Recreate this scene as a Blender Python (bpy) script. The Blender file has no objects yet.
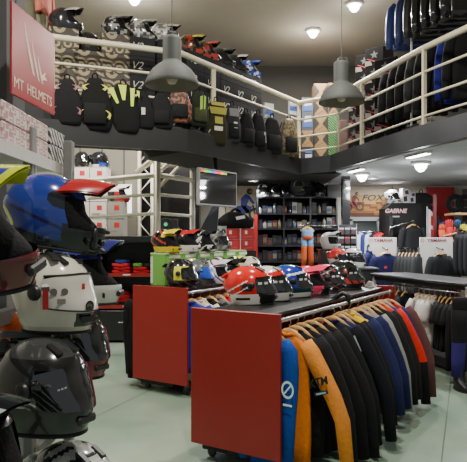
import bpy, math, random
from mathutils import Vector, Matrix
R = random.Random(7)
PI = math.pi
scene = bpy.context.scene
COL = scene.collection
FPX, HX, HY, EYE = 580.0, 233.5, 236.0, 1.6
FLOOR = -0.06
CEIL = 5.0
SLAB0, SLAB1 = 2.6, 2.83

def S(r, g, b):
    def f(c):
        c = c / 255.0
        return c / 12.92 if c <= 0.04045 else ((c + 0.055) / 1.055) ** 2.4
    return (f(r), f(g), f(b), 1.0)

BLACK = S(24, 24, 26); DARK = S(40, 40, 43); WHITE = S(225, 223, 215); CREAM = S(226, 218, 192)
RED = S(196, 34, 30); GRED = S(142, 31, 27); NAVY = S(36, 40, 98); BLUE = S(34, 62, 168); ORANGE = S(224, 112, 28)
GREY = S(120, 120, 120); LGREY = S(170, 170, 168); YELLOW = S(232, 214, 40); NEON = S(205, 228, 30)
WOOD = S(206, 160, 96); PURPLE = S(92, 36, 104); GREEN = S(70, 150, 50); SILVER = S(190, 190, 192); TAN = S(176, 152, 112)
PINK = S(235, 56, 96); OLIVE = S(118, 112, 52); CHROME = S(210, 210, 210)

def at(px, py, Y):
    return Vector(((px - HX) * Y / FPX, Y, EYE + (HY - py) * Y / FPX))

# ------------------------------------------------------------------ materials
MATS = {}
def finish(name, rough=.5, metal=0., noise=.12, nscale=30., coat=0., emit=0., spec=.5, bump=0., bscale=60., alpha=1., trans=0.):
    m = bpy.data.materials.new(name); m.use_nodes = True
    nt = m.node_tree; b = nt.nodes['Principled BSDF']
    a = nt.nodes.new('ShaderNodeAttribute'); a.attribute_name = 'Col'
    tc = nt.nodes.new('ShaderNodeTexCoord')
    n = nt.nodes.new('ShaderNodeTexNoise'); n.inputs['Scale'].default_value = nscale; n.inputs['Detail'].default_value = 4
    nt.links.new(tc.outputs['Object'], n.inputs['Vector'])
    mr = nt.nodes.new('ShaderNodeMapRange'); mr.inputs['To Min'].default_value = 1 - noise; mr.inputs['To Max'].default_value = 1 + noise
    nt.links.new(n.outputs['Fac'], mr.inputs['Value'])
    mx = nt.nodes.new('ShaderNodeMix'); mx.data_type = 'RGBA'; mx.blend_type = 'MULTIPLY'; mx.inputs['Factor'].default_value = 1
    nt.links.new(a.outputs['Color'], mx.inputs['A']); nt.links.new(mr.outputs['Result'], mx.inputs['B'])
    nt.links.new(mx.outputs['Result'], b.inputs['Base Color'])
    b.inputs['Roughness'].default_value = rough; b.inputs['Metallic'].default_value = metal
    b.inputs['Coat Weight'].default_value = coat; b.inputs['Specular IOR Level'].default_value = spec
    b.inputs['Alpha'].default_value = alpha; b.inputs['Transmission Weight'].default_value = trans
    if emit:
        nt.links.new(mx.outputs['Result'], b.inputs['Emission Color']); b.inputs['Emission Strength'].default_value = emit
    if bump:
        n2 = nt.nodes.new('ShaderNodeTexNoise'); n2.inputs['Scale'].default_value = bscale
        nt.links.new(tc.outputs['Object'], n2.inputs['Vector'])
        bp = nt.nodes.new('ShaderNodeBump'); bp.inputs['Strength'].default_value = bump; bp.inputs['Distance'].default_value = .01
        nt.links.new(n2.outputs['Fac'], bp.inputs['Height']); nt.links.new(bp.outputs['Normal'], b.inputs['Normal'])
    MATS[name] = m
    return m
finish('gloss', rough=.16, coat=.6, noise=.06)
finish('satin', rough=.38, noise=.08)
finish('matte', rough=.7, noise=.12)
finish('fabric', rough=.9, noise=.25, nscale=45, spec=.2, bump=.4, bscale=90)
finish('metal', rough=.25, metal=1., noise=.06)
finish('dark_glass', rough=.05, noise=.0, spec=.8, coat=1.)
finish('card', rough=.6, noise=.08)
finish('card_dark', rough=.95, noise=.08, spec=.08)
finish('plaster', rough=.85, noise=.07, nscale=3)
finish('paintwork', rough=.35, noise=.06, nscale=6)
finish('glow', rough=.5, emit=14., noise=0)
finish('glow_soft', rough=.5, emit=1.6, noise=0)
finish('ink', rough=.5, noise=.04)
finish('wood', rough=.45, noise=.3, nscale=18)
finish('clear', rough=.05, noise=0, trans=.9, alpha=.55)

def pattern_mat(name, c1, c2, scale, kind):
    m = bpy.data.materials.new(name); m.use_nodes = True
    nt = m.node_tree; b = nt.nodes['Principled BSDF']; b.inputs['Roughness'].default_value = .6
    tc = nt.nodes.new('ShaderNodeTexCoord')
    cr = nt.nodes.new('ShaderNodeValToRGB'); cr.color_ramp.interpolation = 'CONSTANT'
    cr.color_ramp.elements[0].color = c1; cr.color_ramp.elements[1].color = c2; cr.color_ramp.elements[1].position = .5
    if kind == 'rings':
        v = nt.nodes.new('ShaderNodeTexVoronoi'); v.inputs['Scale'].default_value = scale; v.distance = 'CHEBYCHEV' if name == 'pinkprint' else 'EUCLIDEAN'
        nt.links.new(tc.outputs['Object'], v.inputs['Vector'])
        mu = nt.nodes.new('ShaderNodeMath'); mu.operation = 'MULTIPLY'; mu.inputs[1].default_value = 3.2
        nt.links.new(v.outputs['Distance'], mu.inputs[0])
        fr = nt.nodes.new('ShaderNodeMath'); fr.operation = 'FRACT'; nt.links.new(mu.outputs[0], fr.inputs[0])
        nt.links.new(fr.outputs[0], cr.inputs['Fac'])
    elif kind == 'camo':
        n = nt.nodes.new('ShaderNodeTexNoise'); n.inputs['Scale'].default_value = scale; n.inputs['Detail'].default_value = 2
        nt.links.new(tc.outputs['Object'], n.inputs['Vector']); nt.links.new(n.outputs['Fac'], cr.inputs['Fac'])
    elif kind == 'check':
        n = nt.nodes.new('ShaderNodeTexChecker'); n.inputs['Scale'].default_value = scale
        nt.links.new(tc.outputs['Object'], n.inputs['Vector']); nt.links.new(n.outputs['Fac'], cr.inputs['Fac'])
    else:
        w = nt.nodes.new('ShaderNodeTexWave'); w.bands_direction = 'DIAGONAL'; w.inputs['Scale'].default_value = scale
        w.inputs['Distortion'].default_value = 3
        nt.links.new(tc.outputs['Object'], w.inputs['Vector']); nt.links.new(w.outputs['Fac'], cr.inputs['Fac'])
    nt.links.new(cr.outputs['Color'], b.inputs['Base Color'])
    MATS[name] = m
pattern_mat('maze', S(60, 56, 48), S(160, 144, 112), 6.5, 'rings')
pattern_mat('pinkprint', S(206, 196, 192), S(176, 128, 130), 22, 'rings')
pattern_mat('zebra', S(205, 202, 196), S(70, 70, 70), 14, 'stripe')
pattern_mat('greenstripe', S(24, 40, 26), S(90, 150, 80), 14, 'stripe')
pattern_mat('redcamo', S(52, 34, 26), S(140, 82, 60), 22, 'camo')
pattern_mat('olivecamo', S(74, 66, 44), S(128, 112, 78), 26, 'camo')

# ------------------------------------------------------------------ mesh builder
class MB:
    def __init__(s): s.v = []; s.f = []; s.c = []
    def face(s, pts, col):
        i = len(s.v); s.v += [tuple(p) for p in pts]; s.f.append(tuple(range(i, i + len(pts)))); s.c.append(col)
    def raw(s, verts, faces, col):
        i = len(s.v); s.v += [tuple(p) for p in verts]
        for k, f in enumerate(faces):
            s.f.append(tuple(i + j for j in f)); s.c.append(col[k] if isinstance(col, list) else col)
    def box(s, c, d, col, M=None, bev=0.0):
        x, y, z = d[0] / 2, d[1] / 2, d[2] / 2
        b = min(bev, x * .9, y * .9, z * .9)
        if b <= 0:
            vs = [(sx * x, sy * y, sz * z) for sx in (-1, 1) for sy in (-1, 1) for sz in (-1, 1)]
            fs = [(0, 1, 3, 2), (4, 6, 7, 5), (0, 4, 5, 1), (2, 3, 7, 6), (0, 2, 6, 4), (1, 5, 7, 3)]
        else:
            vs = []; fs = []; idx = {}
            for sx in (-1, 1):
                for sy in (-1, 1):
                    for sz in (-1, 1):
                        for ax in range(3):
                            p = [sx * (x - b), sy * (y - b), sz * (z - b)]
                            p[ax] += (sx, sy, sz)[ax] * b
                            idx[(sx, sy, sz, ax)] = len(vs); vs.append(tuple(p))
            g = lambda a, bb, cc, ax: idx[(a, bb, cc, ax)]
            for k in (-1, 1):
                o = 1 if k > 0 else -1
                q = [g(k, -1, -1, 0), g(k, 1, -1, 0), g(k, 1, 1, 0), g(k, -1, 1, 0)]; fs.append(tuple(q[::o]))
                q = [g(-1, k, -1, 1), g(-1, k, 1, 1), g(1, k, 1, 1), g(1, k, -1, 1)]; fs.append(tuple(q[::o]))
                q = [g(-1, -1, k, 2), g(1, -1, k, 2), g(1, 1, k, 2), g(-1, 1, k, 2)]; fs.append(tuple(q[::o]))
            for a in (-1, 1):
                for c2 in (-1, 1):
                    fs.append((g(a, c2, -1, 0), g(a, c2, 1, 0), g(a, c2, 1, 1), g(a, c2, -1, 1)))
                    fs.append((g(a, -1, c2, 0), g(a, 1, c2, 0), g(a, 1, c2, 2), g(a, -1, c2, 2)))
                    fs.append((g(-1, a, c2, 1), g(1, a, c2, 1), g(1, a, c2, 2), g(-1, a, c2, 2)))
                    for d3 in (-1, 1):
                        fs.append((g(a, c2, d3, 0), g(a, c2, d3, 1), g(a, c2, d3, 2)))
        c = Vector(c)
        vs = [c + ((M @ Vector(p)) if M else Vector(p)) for p in vs]
        s.raw(vs, fs, col); return s
    def tube(s, path, r, col, seg=8, caps=True, flat=(1, 1), up=None):
        P = [Vector(p) for p in path]; n = len(P)
        rr = r if isinstance(r, (list, tuple)) else [r] * n
        base = len(s.v); prev = None
        for i, p in enumerate(P):
            t = (P[min(i + 1, n - 1)] - P[max(i - 1, 0)]).normalized()
            if prev is None:
                a = Vector(up) if up else (Vector((0, 0, 1)) if abs(t.z) < .9 else Vector((1, 0, 0)))
            else: a = prev
            u = (a - t * a.dot(t)).normalized(); w = t.cross(u); prev = u
            for k in range(seg):
                q = 2 * PI * k / seg
                s.v.append(tuple(p + u * (math.cos(q) * rr[i] * flat[0]) + w * (math.sin(q) * rr[i] * flat[1])))
        for i in range(n - 1):
            cc = col(i / (n - 1)) if callable(col) else col
            for k in range(seg):
                k2 = (k + 1) % seg
                s.f.append((base + i * seg + k, base + i * seg + k2, base + (i + 1) * seg + k2, base + (i + 1) * seg + k)); s.c.append(cc)
        if caps:
            c0 = col(0) if callable(col) else col; c1 = col(1) if callable(col) else col
            s.f.append(tuple(base + k for k in reversed(range(seg)))); s.c.append(c0)
            s.f.append(tuple(base + (n - 1) * seg + k for k in range(seg))); s.c.append(c1)
        return s
    def lathe(s, prof, col, seg=24, c=(0, 0, 0), M=None):
        base = len(s.v); c = Vector(c)
        for (r, z) in prof:
            for k in range(seg):
                q = 2 * PI * k / seg; p = Vector((r * math.cos(q), r * math.sin(q), z))
                s.v.append(tuple(c + ((M @ p) if M else p)))
        for i in range(len(prof) - 1):
            for k in range(seg):
                k2 = (k + 1) % seg
                s.f.append((base + i * seg + k, base + i * seg + k2, base + (i + 1) * seg + k2, base + (i + 1) * seg + k)); s.c.append(col)
        return s
    def loft(s, rings, col, caps=True, closed=True):
        base = len(s.v); m = len(rings[0])
        for r in rings: s.v += [tuple(p) for p in r]
        for i in range(len(rings) - 1):
            for k in range(m if closed else m - 1):
                k2 = (k + 1) % m
                f = (base + i * m + k, base + i * m + k2, base + (i + 1) * m + k2, base + (i + 1) * m + k)
                s.f.append(f)
                if callable(col):
                    q = [Vector(s.v[j]) for j in f]; ce = (q[0] + q[1] + q[2] + q[3]) / 4; s.c.append(col(ce.x, ce.y, ce.z))
                else: s.c.append(col)
        if caps and closed:
            for ii, rev in ((0, True), (len(rings) - 1, False)):
                f = [base + ii * m + k for k in range(m)]
                if rev: f = f[::-1]
                s.f.append(tuple(f)); q = Vector(s.v[f[0]])
                s.c.append(col(q.x, q.y, q.z) if callable(col) else col)
        return s
    def build(s, name, mat, parent=None, smooth=False, loc=None, rz=0.):
        me = bpy.data.meshes.new(name)
        me.from_pydata(s.v, [], s.f); me.update()
        at_ = me.color_attributes.new('Col', 'FLOAT_COLOR', 'CORNER')
        vals = []
        for poly, c in zip(me.polygons, s.c): vals += list(c) * poly.loop_total
        at_.data.foreach_set('color', vals)
        if smooth: me.polygons.foreach_set('use_smooth', [True] * len(me.polygons))
        me.materials.append(MATS[mat])
        import bmesh
        bm = bmesh.new(); bm.from_mesh(me); bmesh.ops.recalc_face_normals(bm, faces=bm.faces); bm.to_mesh(me); bm.free()
        o = bpy.data.objects.new(name, me); COL.objects.link(o)
        if parent: o.parent = parent
        if loc is not None: o.location = loc
        o.rotation_euler = (0, 0, rz)
        return o

LABELS = set()
def tag(o, label, cat, group=None):
    if label in LABELS: print('DUP LABEL', label)
    LABELS.add(label)
    o['label'] = label; o['category'] = cat
    if group: o['group'] = group
    return o
def thing(name, label, cat, loc=(0, 0, 0), rz=0., group=None, tilt=None):
    o = bpy.data.objects.new(name, None); COL.objects.link(o); o.empty_display_size = .05
    o.location = loc; o.rotation_euler = (tilt[0] if tilt else 0, tilt[1] if tilt else 0, rz)
    return tag(o, label, cat, group)
def struct(name, mb, mat, **k):
    o = mb.build(name, mat, **k); o['kind'] = 'structure'; return o

def lettering(text, size, col, parent, org, right, up, mat='ink', bold=.0, shear=0., name='lettering', sx=1., align='CENTER'):
    """flat letters as a mesh: org = centre of the line, in the parent's coordinates"""
    cu = bpy.data.curves.new('t', 'FONT'); cu.body = text; cu.size = size; cu.align_x = align; cu.align_y = 'CENTER'
    cu.extrude = .0008; cu.offset = bold; cu.shear = shear; cu.resolution_u = 3
    ob = bpy.data.objects.new('t', cu); COL.objects.link(ob)
    dg = bpy.context.evaluated_depsgraph_get()
    me = bpy.data.meshes.new_from_object(ob.evaluated_get(dg))
    bpy.data.objects.remove(ob); bpy.data.curves.remove(cu)
    rg = Vector(right).normalized(); u = Vector(up).normalized(); n = rg.cross(u)
    M = Matrix((rg * sx, u, n)).transposed().to_4x4(); M.translation = Vector(org)
    me.transform(M)
    a = me.color_attributes.new('Col', 'FLOAT_COLOR', 'CORNER')
    a.data.foreach_set('color', list(col) * len(me.loops))
    me.materials.clear(); me.materials.append(MATS[mat])
    me.name = name
    o = bpy.data.objects.new(name, me); COL.objects.link(o); o.parent = parent
    return o
# ------------------------------------------------------------------ helmets
def hsurf(az, z, chin, s=1.0):
    ca, sa = math.cos(az), math.sin(az)
    A = .146 if ca >= 0 else .158; B = .122; C = .138
    if z >= 0: r = max(0., 1 - (z / C) ** 2) ** .47
    else:
        q = min(1., -z / .125); r = 1 - .20 * q ** 2.4
    x = A * ca * r; y = B * sa * r
    if z < .03:
        q = min(1., (.03 - z) / .09); q = q * q * (3 - 2 * q)
        x += chin * max(0., ca) ** 1.6 * q
        y *= 1 - .10 * q * max(0., ca)
        x += .03 * q * q * max(0., -ca)
    return (x * s, y * s, z * s)

def helmet(name, label, loc, rz, kind='road', hi=1, scale=1., paint=None, base=BLACK, peak=None, visor=None, group=None,
           tilt=None, prints=None, chinpaint=None, under=None):
    t = thing(name, label, 'helmet', loc, rz, group, tilt)
    chin = {'road': .035, 'mx': .078, 'modular': .038}[kind]
    C = .138
    zs = [C * .9999] + [C * math.sin(math.radians(e)) for e in (78, 66, 54, 44)] + [.082, .062, .035, .01, -.018, -.045, -.068, -.09, -.11, -.125]
    if hi:
        z2 = []
        for a, b in zip(zs, zs[1:]): z2 += [a, (a + b) / 2]
        zs = z2 + [zs[-1]]
    for _ in range(hi - 1):
        z2 = []
        for a, b in zip(zs, zs[1:]): z2 += [a, (a + b) / 2]
        zs = z2 + [zs[-1]]
    step = {0: 12, 1: 6, 2: 3, 3: 1.5}[hi]
    W = 60
    n = int(360 / step); azs = [-180 + step * k for k in range(n)]
    off = .125
    P = lambda a, z, s=1.: Vector(hsurf(math.radians(a), z, chin)) * (scale * s) + Vector((0, 0, off * scale))
    sh = MB()
    verts = [P(a, z) for z in zs for a in azs]
    faces = []; cols = []
    zl, zh = (-.045, .062)
    for i in range(len(zs) - 1):
        zm = (zs[i] + zs[i + 1]) / 2
        for k in range(n):
            am = azs[k] + step / 2
            if zl < zm < zh and abs(am) < W: continue
            k2 = (k + 1) % n
            faces.append((i * n + k, i * n + k2, (i + 1) * n + k2, (i + 1) * n + k))
            p = hsurf(math.radians(am), zm, chin)
            cols.append(paint(p[0], p[1], p[2], am) if paint else base)
    sh.raw(verts, faces, cols)
    sh.build('shell', 'gloss', t, True)
    # padded inside
    ln = MB(); zi = zs[::2] if hi else zs
    ai = range(-180, 180, 15)
    iv = [P(a, z, .93) for z in zi for a in ai]; m = 24
    fi = [(i * m + k, i * m + (k + 1) % m, (i + 1) * m + (k + 1) % m, (i + 1) * m + k) for i in range(len(zi) - 1) for k in range(m)]
    fi.append(tuple((len(zi) - 1) * m + k for k in range(m)))
    ln.raw(iv, fi, S(20, 20, 21)); ln.build('liner', 'fabric', t, True)
    # rubber rim
    rim = MB(); st2 = max(step, 6)
    pts = [P(a, -.125, 1.0) for a in range(-180, 181, int(st2))]
    rim.tube(pts, .006 * scale, BLACK, 6, False); rim.build('neck_rim', 'matte', t, True)
    if kind in ('road', 'modular'):
        vs = visor or S(16, 17, 20)
        vm = MB(); A = list(range(-64, 65, 4)); Z = [.068, .055, .04, .02, 0, -.02, -.037, -.052]
        vv = [Vector(hsurf(math.radians(a), z - (.018 * (abs(a) / 64) ** 2 if z > .03 else -.012 * (abs(a) / 64) ** 2), chin, 1.025)) * scale + Vector((.003, 0, off * scale)) for z in Z for a in A]
        nf = len(A); ff = [(i * nf + k, i * nf + k + 1, (i + 1) * nf + k + 1, (i + 1) * nf + k) for i in range(len(Z) - 1) for k in range(nf - 1)]
        vm.raw(vv, ff, vs); vo = vm.build('visor', 'dark_glass' if not visor else 'gloss', t, True)
        for sg in (-1, 1):
            p = MB(); c = P(sg * 74, .008, 1.02)
            M = Matrix.Rotation(-sg * PI / 2, 3, 'X')
            p.lathe([(.0, .012), (.018, .012), (.026, .006), (.028, -.006)], S(30, 30, 32), 16, c, M)
            p.build('visor_pivot', 'satin', t, True)
    if kind == 'mx' and hi:
        for sg in (-1, 1):
            g = MB(); g.box(P(sg * 38, -.085, 1.01), (.05 * scale, .008, .022 * scale), S(24, 24, 25), Matrix.Rotation(math.radians(sg * 64), 3, 'Z') , .003)
            g.build('side_vent', 'matte', t)
    cv = MB(); cp = P(0, -.082, 1.0)
    cv.box(cp, (.016 * scale, .07 * scale, .024 * scale), S(30, 30, 30), None, .006); cv.build('chin_vent', 'satin', t)
    if hi and kind != 'mx':
        for sg in (-1, 1):
            tv = MB(); q = P(sg * 26, .112, 1.01)
            tv.box(q, (.055 * scale, .022 * scale, .012 * scale), S(34, 34, 36), Matrix.Rotation(math.radians(28), 3, 'Y'), .004)
            tv.build('top_vent', 'satin', t)
        sp = MB(); q = P(180, .075, 1.0)
        sp.box(q, (.05 * scale, .13 * scale, .02 * scale), paint(-.14, 0, .075, 180) if paint else base, Matrix.Rotation(math.radians(-35), 3, 'Y'), .008)
        sp.build('spoiler', 'gloss', t)
    if kind == 'mx':
        pk = MB(); cs = peak or (lambda u, v: base)
        NU, NV = (16, 10) if hi else (6, 4)
        def PP(u, v, dz):
            w_ = .102 - .030 * v ** 1.5
            x = .062 + .142 * v - .045 * u * u * (1 - v * .3)
            z = .108 + .024 * (1 - u * u) - .040 * u * u * (1 - .4 * v) + .040 * v - .03 * v * v + dz
            if v > .8: x -= .03 * (1 - abs(u)) * (v - .8) / .2 * (-1)
            return Vector((x, u * w_, z)) * scale + Vector((0, 0, off * scale))
        for dz in (0, -.006):
            vv = [PP(-1 + 2 * i / NU, j / NV, dz) for j in range(NV + 1) for i in range(NU + 1)]
            ff = []; cc = []
            for j in range(NV):
                for i in range(NU):
                    a = j * (NU + 1) + i; ff.append((a, a + 1, a + NU + 2, a + NU + 1))
                    cc.append(cs(-1 + 2 * (i + .5) / NU, (j + .5) / NV) if (dz == 0 or under == 'same') else (under or S(40, 40, 42)))
            pk.raw(vv, ff, cc)
        pk.build('peak', 'gloss', t, True)
    if prints: prints(t, P)
    return t

def two(c1, c2, test): return lambda x, y, z, a: c1 if test(x, y, z, a) else c2
def bands(cols, k=38., ax=(1, .3, 1.4), ph=0.):
    """swept colour bands running back over a shell"""
    def f(x, y, z, a):
        q = (ax[0] * x + ax[1] * abs(y) + ax[2] * z) * k / 2 + ph + .6 * math.sin(abs(y) * 40)
        return cols[int(math.floor(q)) % len(cols)]
    return f
def splinter(c1, c2, c3, seed=0.):
    def f(x, y, z, a):
        q = math.sin(x * 47 + seed) + math.sin((z + abs(y)) * 61 + seed * 2) + math.sin((x - z) * 83 + seed * 3)
        return c1 if q > .5 else (c2 if q < -.7 else c3)
    return f

# ------------------------------------------------------------------ garments
def hanger(label, loc, rz, group, w=.2, mat='wood', col=WOOD, drop=.0):
    w *= .72
    t = thing('coat_hanger', label, 'hanger', loc, rz, group)
    h = MB()
    h.tube([(-w, 0, -.125), (-w * .6, 0, -.088), (-w * .2, 0, -.064), (0, 0, -.06), (w * .2, 0, -.064), (w * .6, 0, -.088), (w, 0, -.125)],
           [.016, .021, .024, .024, .024, .021, .016], col, 8, True, (1, .5))
    h.build('hanger_bar', mat, t, True)
    k = MB(); pts = [(0, 0, -.05)] + [(.0 + .0, 0, -.02)] + [(.016 * math.sin(q), 0, .003 + .016 * -math.cos(q)) for q in [0.2 + i * .55 for i in range(9)]]
    k.tube(pts, .0028, CHROME, 5, True); k.build('hook', 'metal', t, True)
    return t

def garment(name, label, cat, loc, rz, body, sleeve=None, accent=None, style='plain', length=.78, splay=(.10, .10), group=None, thick=1., short=False, fin='fabric', mirror=False, swidth=1.):
    t = thing(name, label, cat, loc, rz, group)
    sleeve = sleeve or body; accent = accent or body
    ph = R.uniform(0, 6)
    def bcol(x, y, z):
        f = -z
        if style == 'yoke' and f < .27: return accent
        if style == 'hem' and f > length * .72: return accent
        if style == 'side' and abs(x) > .13: return accent
        if style == 'chest' and .26 < f < .36: return accent
        if style == 'vee' and .30 < f - abs(x) * .5 < .42: return accent
        if style == 'diag' and .22 < f + x * .9 < .36: return accent
        return body
    zs = [-.075, -.085, -.10, -.13, -.18, -.26, -.36, -.46, -.56, -.66, -.74, -.80]
    zs = [z for z in zs if -z < length - .04] + [-length]
    rings = []; N = 28
    for z in zs:
        f = -z
        if f <= .13: w = [(.075, .06), (.085, .075), (.10, .115), (.13, .185)]; w = next(b for a, b in w if f <= a + 1e-6)
        else: w = .215 + .012 * math.sin(f * 7 + ph)
        w *= swidth
        d = (.04 if f < .13 else .052 + .018 * min(1, f)) * thick
        rg = []
        for k in range(N):
            q = 2 * PI * k / N; cx, cy = math.cos(q), math.sin(q)
            x = w * math.copysign(abs(cx) ** .75, cx)
            amp = .016 * min(1, max(0, f - .12) * 3)
            y = d * math.copysign(abs(cy) ** .8, cy) + amp * math.sin(x * 34 + ph + f * 5) * (1 if cy > 0 else -.7)
            rg.append((x, y, z))
        rings.append(rg)
    b = MB(); b.loft(rings, bcol); b.build('body', fin, t, True)
    for si, sg in enumerate((-1, 1)):
        sp = splay[si]
        L = length * (.98 if not short else .0) 
        s_ = MB()
        x0 = .175 * swidth
        if short:
            path = [(sg * x0, 0, -.125), (sg * (x0 + .055), 0, -.19), (sg * (x0 + .075 + sp * .3), 0, -.28), (sg * (x0 + .08 + sp * .4), 0, -.34)]
            rr = [.05, .062, .07, .075]
        else:
            path = [(sg * x0, 0, -.125), (sg * (x0 + .05), -.004, -.19), (sg * (x0 + .075 + sp * .25), -.01, -.32), (sg * (x0 + .085 + sp * .55), -.012, -.46),
                    (sg * (x0 + .09 + sp * .8), -.02, -.6), (sg * (x0 + .09 + sp), -.03, -L), ]
            rr = [.055, .066, .064, .06, .055, .045]
        def sc(u, sl=sleeve, ac=accent):
            if style == 'cuff' and u > .78: return ac
            if style == 'chest' and .15 < u < .35: return ac
            return sl
        s_.tube(path, rr, sc, 12, True, (1, .72), up=(1, 0, .3)); s_.build('sleeve', fin, t, True)
    c = MB()
    c.tube([(-.062, -.0, -.088), (-.045, -.03 * thick, -.072), (0, -.042 * thick, -.082), (.045, -.03 * thick, -.072), (.062, 0, -.088), (.045, .03 * thick, -.062), (0, .04 * thick, -.058), (-.045, .03 * thick, -.062), (-.062, 0, -.088)],
           .014, accent if style == 'yoke' else body, 6, False); c.build('collar', fin, t, True)
    return t

def trousers(name, label, cat, loc, rz, cols, length=1.0, group=None, w=.17):
    """cols(z from 0 to 1) gives the colour down the leg"""
    t = thing(name, label, cat, loc, rz, group)
    b = MB(); N = 20
    rings = []
    for f in (.07, .12, .18, .24):
        rings.append([(w * math.cos(2 * PI * k / N), .05 * math.sin(2 * PI * k / N), -f) for k in range(N)])
    b.loft(rings, lambda x, y, z: cols(-z / length)); b.build('waist', 'fabric', t, True)
    for sg in (-1, 1):
        l = MB()
        l.tube([(sg * w * .5, 0, -.2), (sg * w * .55, 0, -.35), (sg * w * .6, -.01, -.55), (sg * w * .62, .0, -.75), (sg * w * .62, 0, -length)],
               [w * .52, w * .5, w * .45, w * .42, w * .4], lambda u: cols(.2 + .8 * u), 12, True, (1, .6), up=(1, 0, 0)); l.build('trouser_leg', 'fabric', t, True)
    return t

# ------------------------------------------------------------------ cartons and bags
def carton(name, label, loc, size, rz, col, mat='card', group=None, decor=None, lid=True):
    t = thing(name, label, 'box', loc, rz, group)
    w, d, h = size
    b = MB(); b.box((0, 0, h / 2), (w, d, h), col, None, .004); b.build('carton', mat, t)
    if lid:
        l = MB(); l.box((0, 0, h - .004), (w * .96, .004, .003), S(60, 55, 50)); l.box((0, -d / 2 - .0005, h * .985), (w * .98, .001, .004), S(50, 46, 42)); l.build('lid_seam', 'card', t)
    if decor: decor(t, w, d, h)
    return t

def backpack(name, label, cat, loc, rz, size, col, marks=None, group=None, mat='fabric', pocket=True, pcol=None):
    """hangs with its face towards -y; loc = top middle"""
    w, d, h = size
    t = thing(name, label, cat, loc, rz, group)
    N = 24; rings = []
    for j in range(13):
        f = j / 12; z = -h * f
        ww = w / 2 * (math.sin(PI * min(1, .12 + f * 1.1) / 2) ** .6 if f < .5 else 1 - .18 * max(0, (f - .8) / .2) ** 2)
        dd = d / 2 * (.45 + .55 * math.sin(PI * (.1 + .8 * f)))
        rings.append([(ww * math.copysign(abs(math.cos(2 * PI * k / N)) ** .6, math.cos(2 * PI * k / N)), dd * math.copysign(abs(math.sin(2 * PI * k / N)) ** .6, math.sin(2 * PI * k / N)), z) for k in range(N)])
    b = MB(); b.loft(rings, col); b.build('bag_body', mat, t, True)
    if pocket:
        p = MB(); p.box((0, -d * .5, -h * .68), (w * .66, d * .3, h * .4), pcol or S(32, 32, 34), None, .02); p.build('front_pocket', 'fabric', t, True)
    k = MB(); k.tube([(-.03, 0, -.01), (-.025, 0, .05), (0, 0, .065), (.025, 0, .05), (.03, 0, -.01)], .008, S(25, 25, 26), 6); k.build('carry_loop', 'fabric', t, True)
    for sg in (-1, 1):
        q = MB(); q.tube([(sg * w * .3, d * .35, -.05), (sg * w * .34, d * .75, -h * .3), (sg * w * .32, d * .5, -h * .8), (sg * w * .2, d * .35, -h * 1.08)], .014, S(28, 28, 30), 6, True, (1, .4)); q.build('shoulder_strap', 'fabric', t, True)
    if marks:
        for (nm, pts, c) in marks:
            m = MB(); y = -d * .5 - (d * .16 if pocket else .004)
            vv = [(x * w, 0, -z * h) for x, z in pts]
            def yy(x, z): return -d * .5 * (.45 + .55 * math.sin(PI * (.1 + .8 * min(1, max(0, z))))) - (.006 if not pocket or z < .47 else d * .17)
            m.face([(x * w, yy(x, z), -z * h) for x, z in pts], c)
            m.build(nm, 'ink', t)
    return t
# ================================================================== CAMERA
cam = bpy.data.cameras.new('camera'); camo = bpy.data.objects.new('camera', cam); COL.objects.link(camo)
camo.location = (0, 0, EYE); camo.rotation_euler = (PI / 2, 0, 0)
cam.sensor_width = 36; cam.lens = 36 * FPX / 467; cam.shift_y = 5 / 467; cam.shift_x = 0; cam.clip_start = .05
scene.camera = camo

# ================================================================== ROOM
XL, XR, YB, YF = -3.9, 5.2, 11.6, -1.6
m = MB(); m.face([(XL, YF, FLOOR), (XR, YF, FLOOR), (XR, YB, FLOOR), (XL, YB, FLOOR)], S(150, 158, 138))
fl = struct('floor', m, 'plaster')
# polished concrete: procedural, slightly glossy
fm = bpy.data.materials.new('polished_concrete'); fm.use_nodes = True
nt = fm.node_tree; b = nt.nodes['Principled BSDF']; b.inputs['Roughness'].default_value = .22
tc = nt.nodes.new('ShaderNodeTexCoord'); nz = nt.nodes.new('ShaderNodeTexNoise'); nz.inputs['Scale'].default_value = .9; nz.inputs['Detail'].default_value = 6
cr = nt.nodes.new('ShaderNodeValToRGB'); cr.color_ramp.elements[0].color = S(122, 146, 128); cr.color_ramp.elements[1].color = S(158, 176, 156)
cr.color_ramp.elements[0].position = .3; cr.color_ramp.elements[1].position = .7
nt.links.new(tc.outputs['Object'], nz.inputs['Vector']); nt.links.new(nz.outputs['Fac'], cr.inputs['Fac']); nt.links.new(cr.outputs['Color'], b.inputs['Base Color'])
fl.data.materials.clear(); fl.data.materials.append(fm)
m = MB()
for p in [((1.1, 3.2), (3.6, 9.4)), ((-2.6, 2.0), (.2, 9.0))]:
    a, c = Vector((*p[0], FLOOR + .001)), Vector((*p[1], FLOOR + .001)); d = (c - a).normalized(); s_ = Vector((-d.y, d.x, 0)) * .006
    m.face([a - s_, a + s_, c + s_, c - s_], S(84, 92, 82))
struct('trim_1', m, 'matte')
m = MB(); m.box(((XL + XR) / 2, (YF + YB) / 2, CEIL + .05), (XR - XL, YB - YF, .1), S(172, 166, 152)); struct('ceiling', m, 'plaster')
m = MB(); m.box(((XL + XR) / 2, YB + .05, (2.7 + FLOOR) / 2), (XR - XL + .2, .1, 2.7 - FLOOR), S(206, 200, 184)); struct('wall_back', m, 'plaster')
m = MB(); m.box(((XL + XR) / 2, YB + .05, (CEIL + 2.7) / 2), (XR - XL + .2, .1, CEIL - 2.7), S(84, 82, 78)); struct('wall_back_upper', m, 'plaster')
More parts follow.
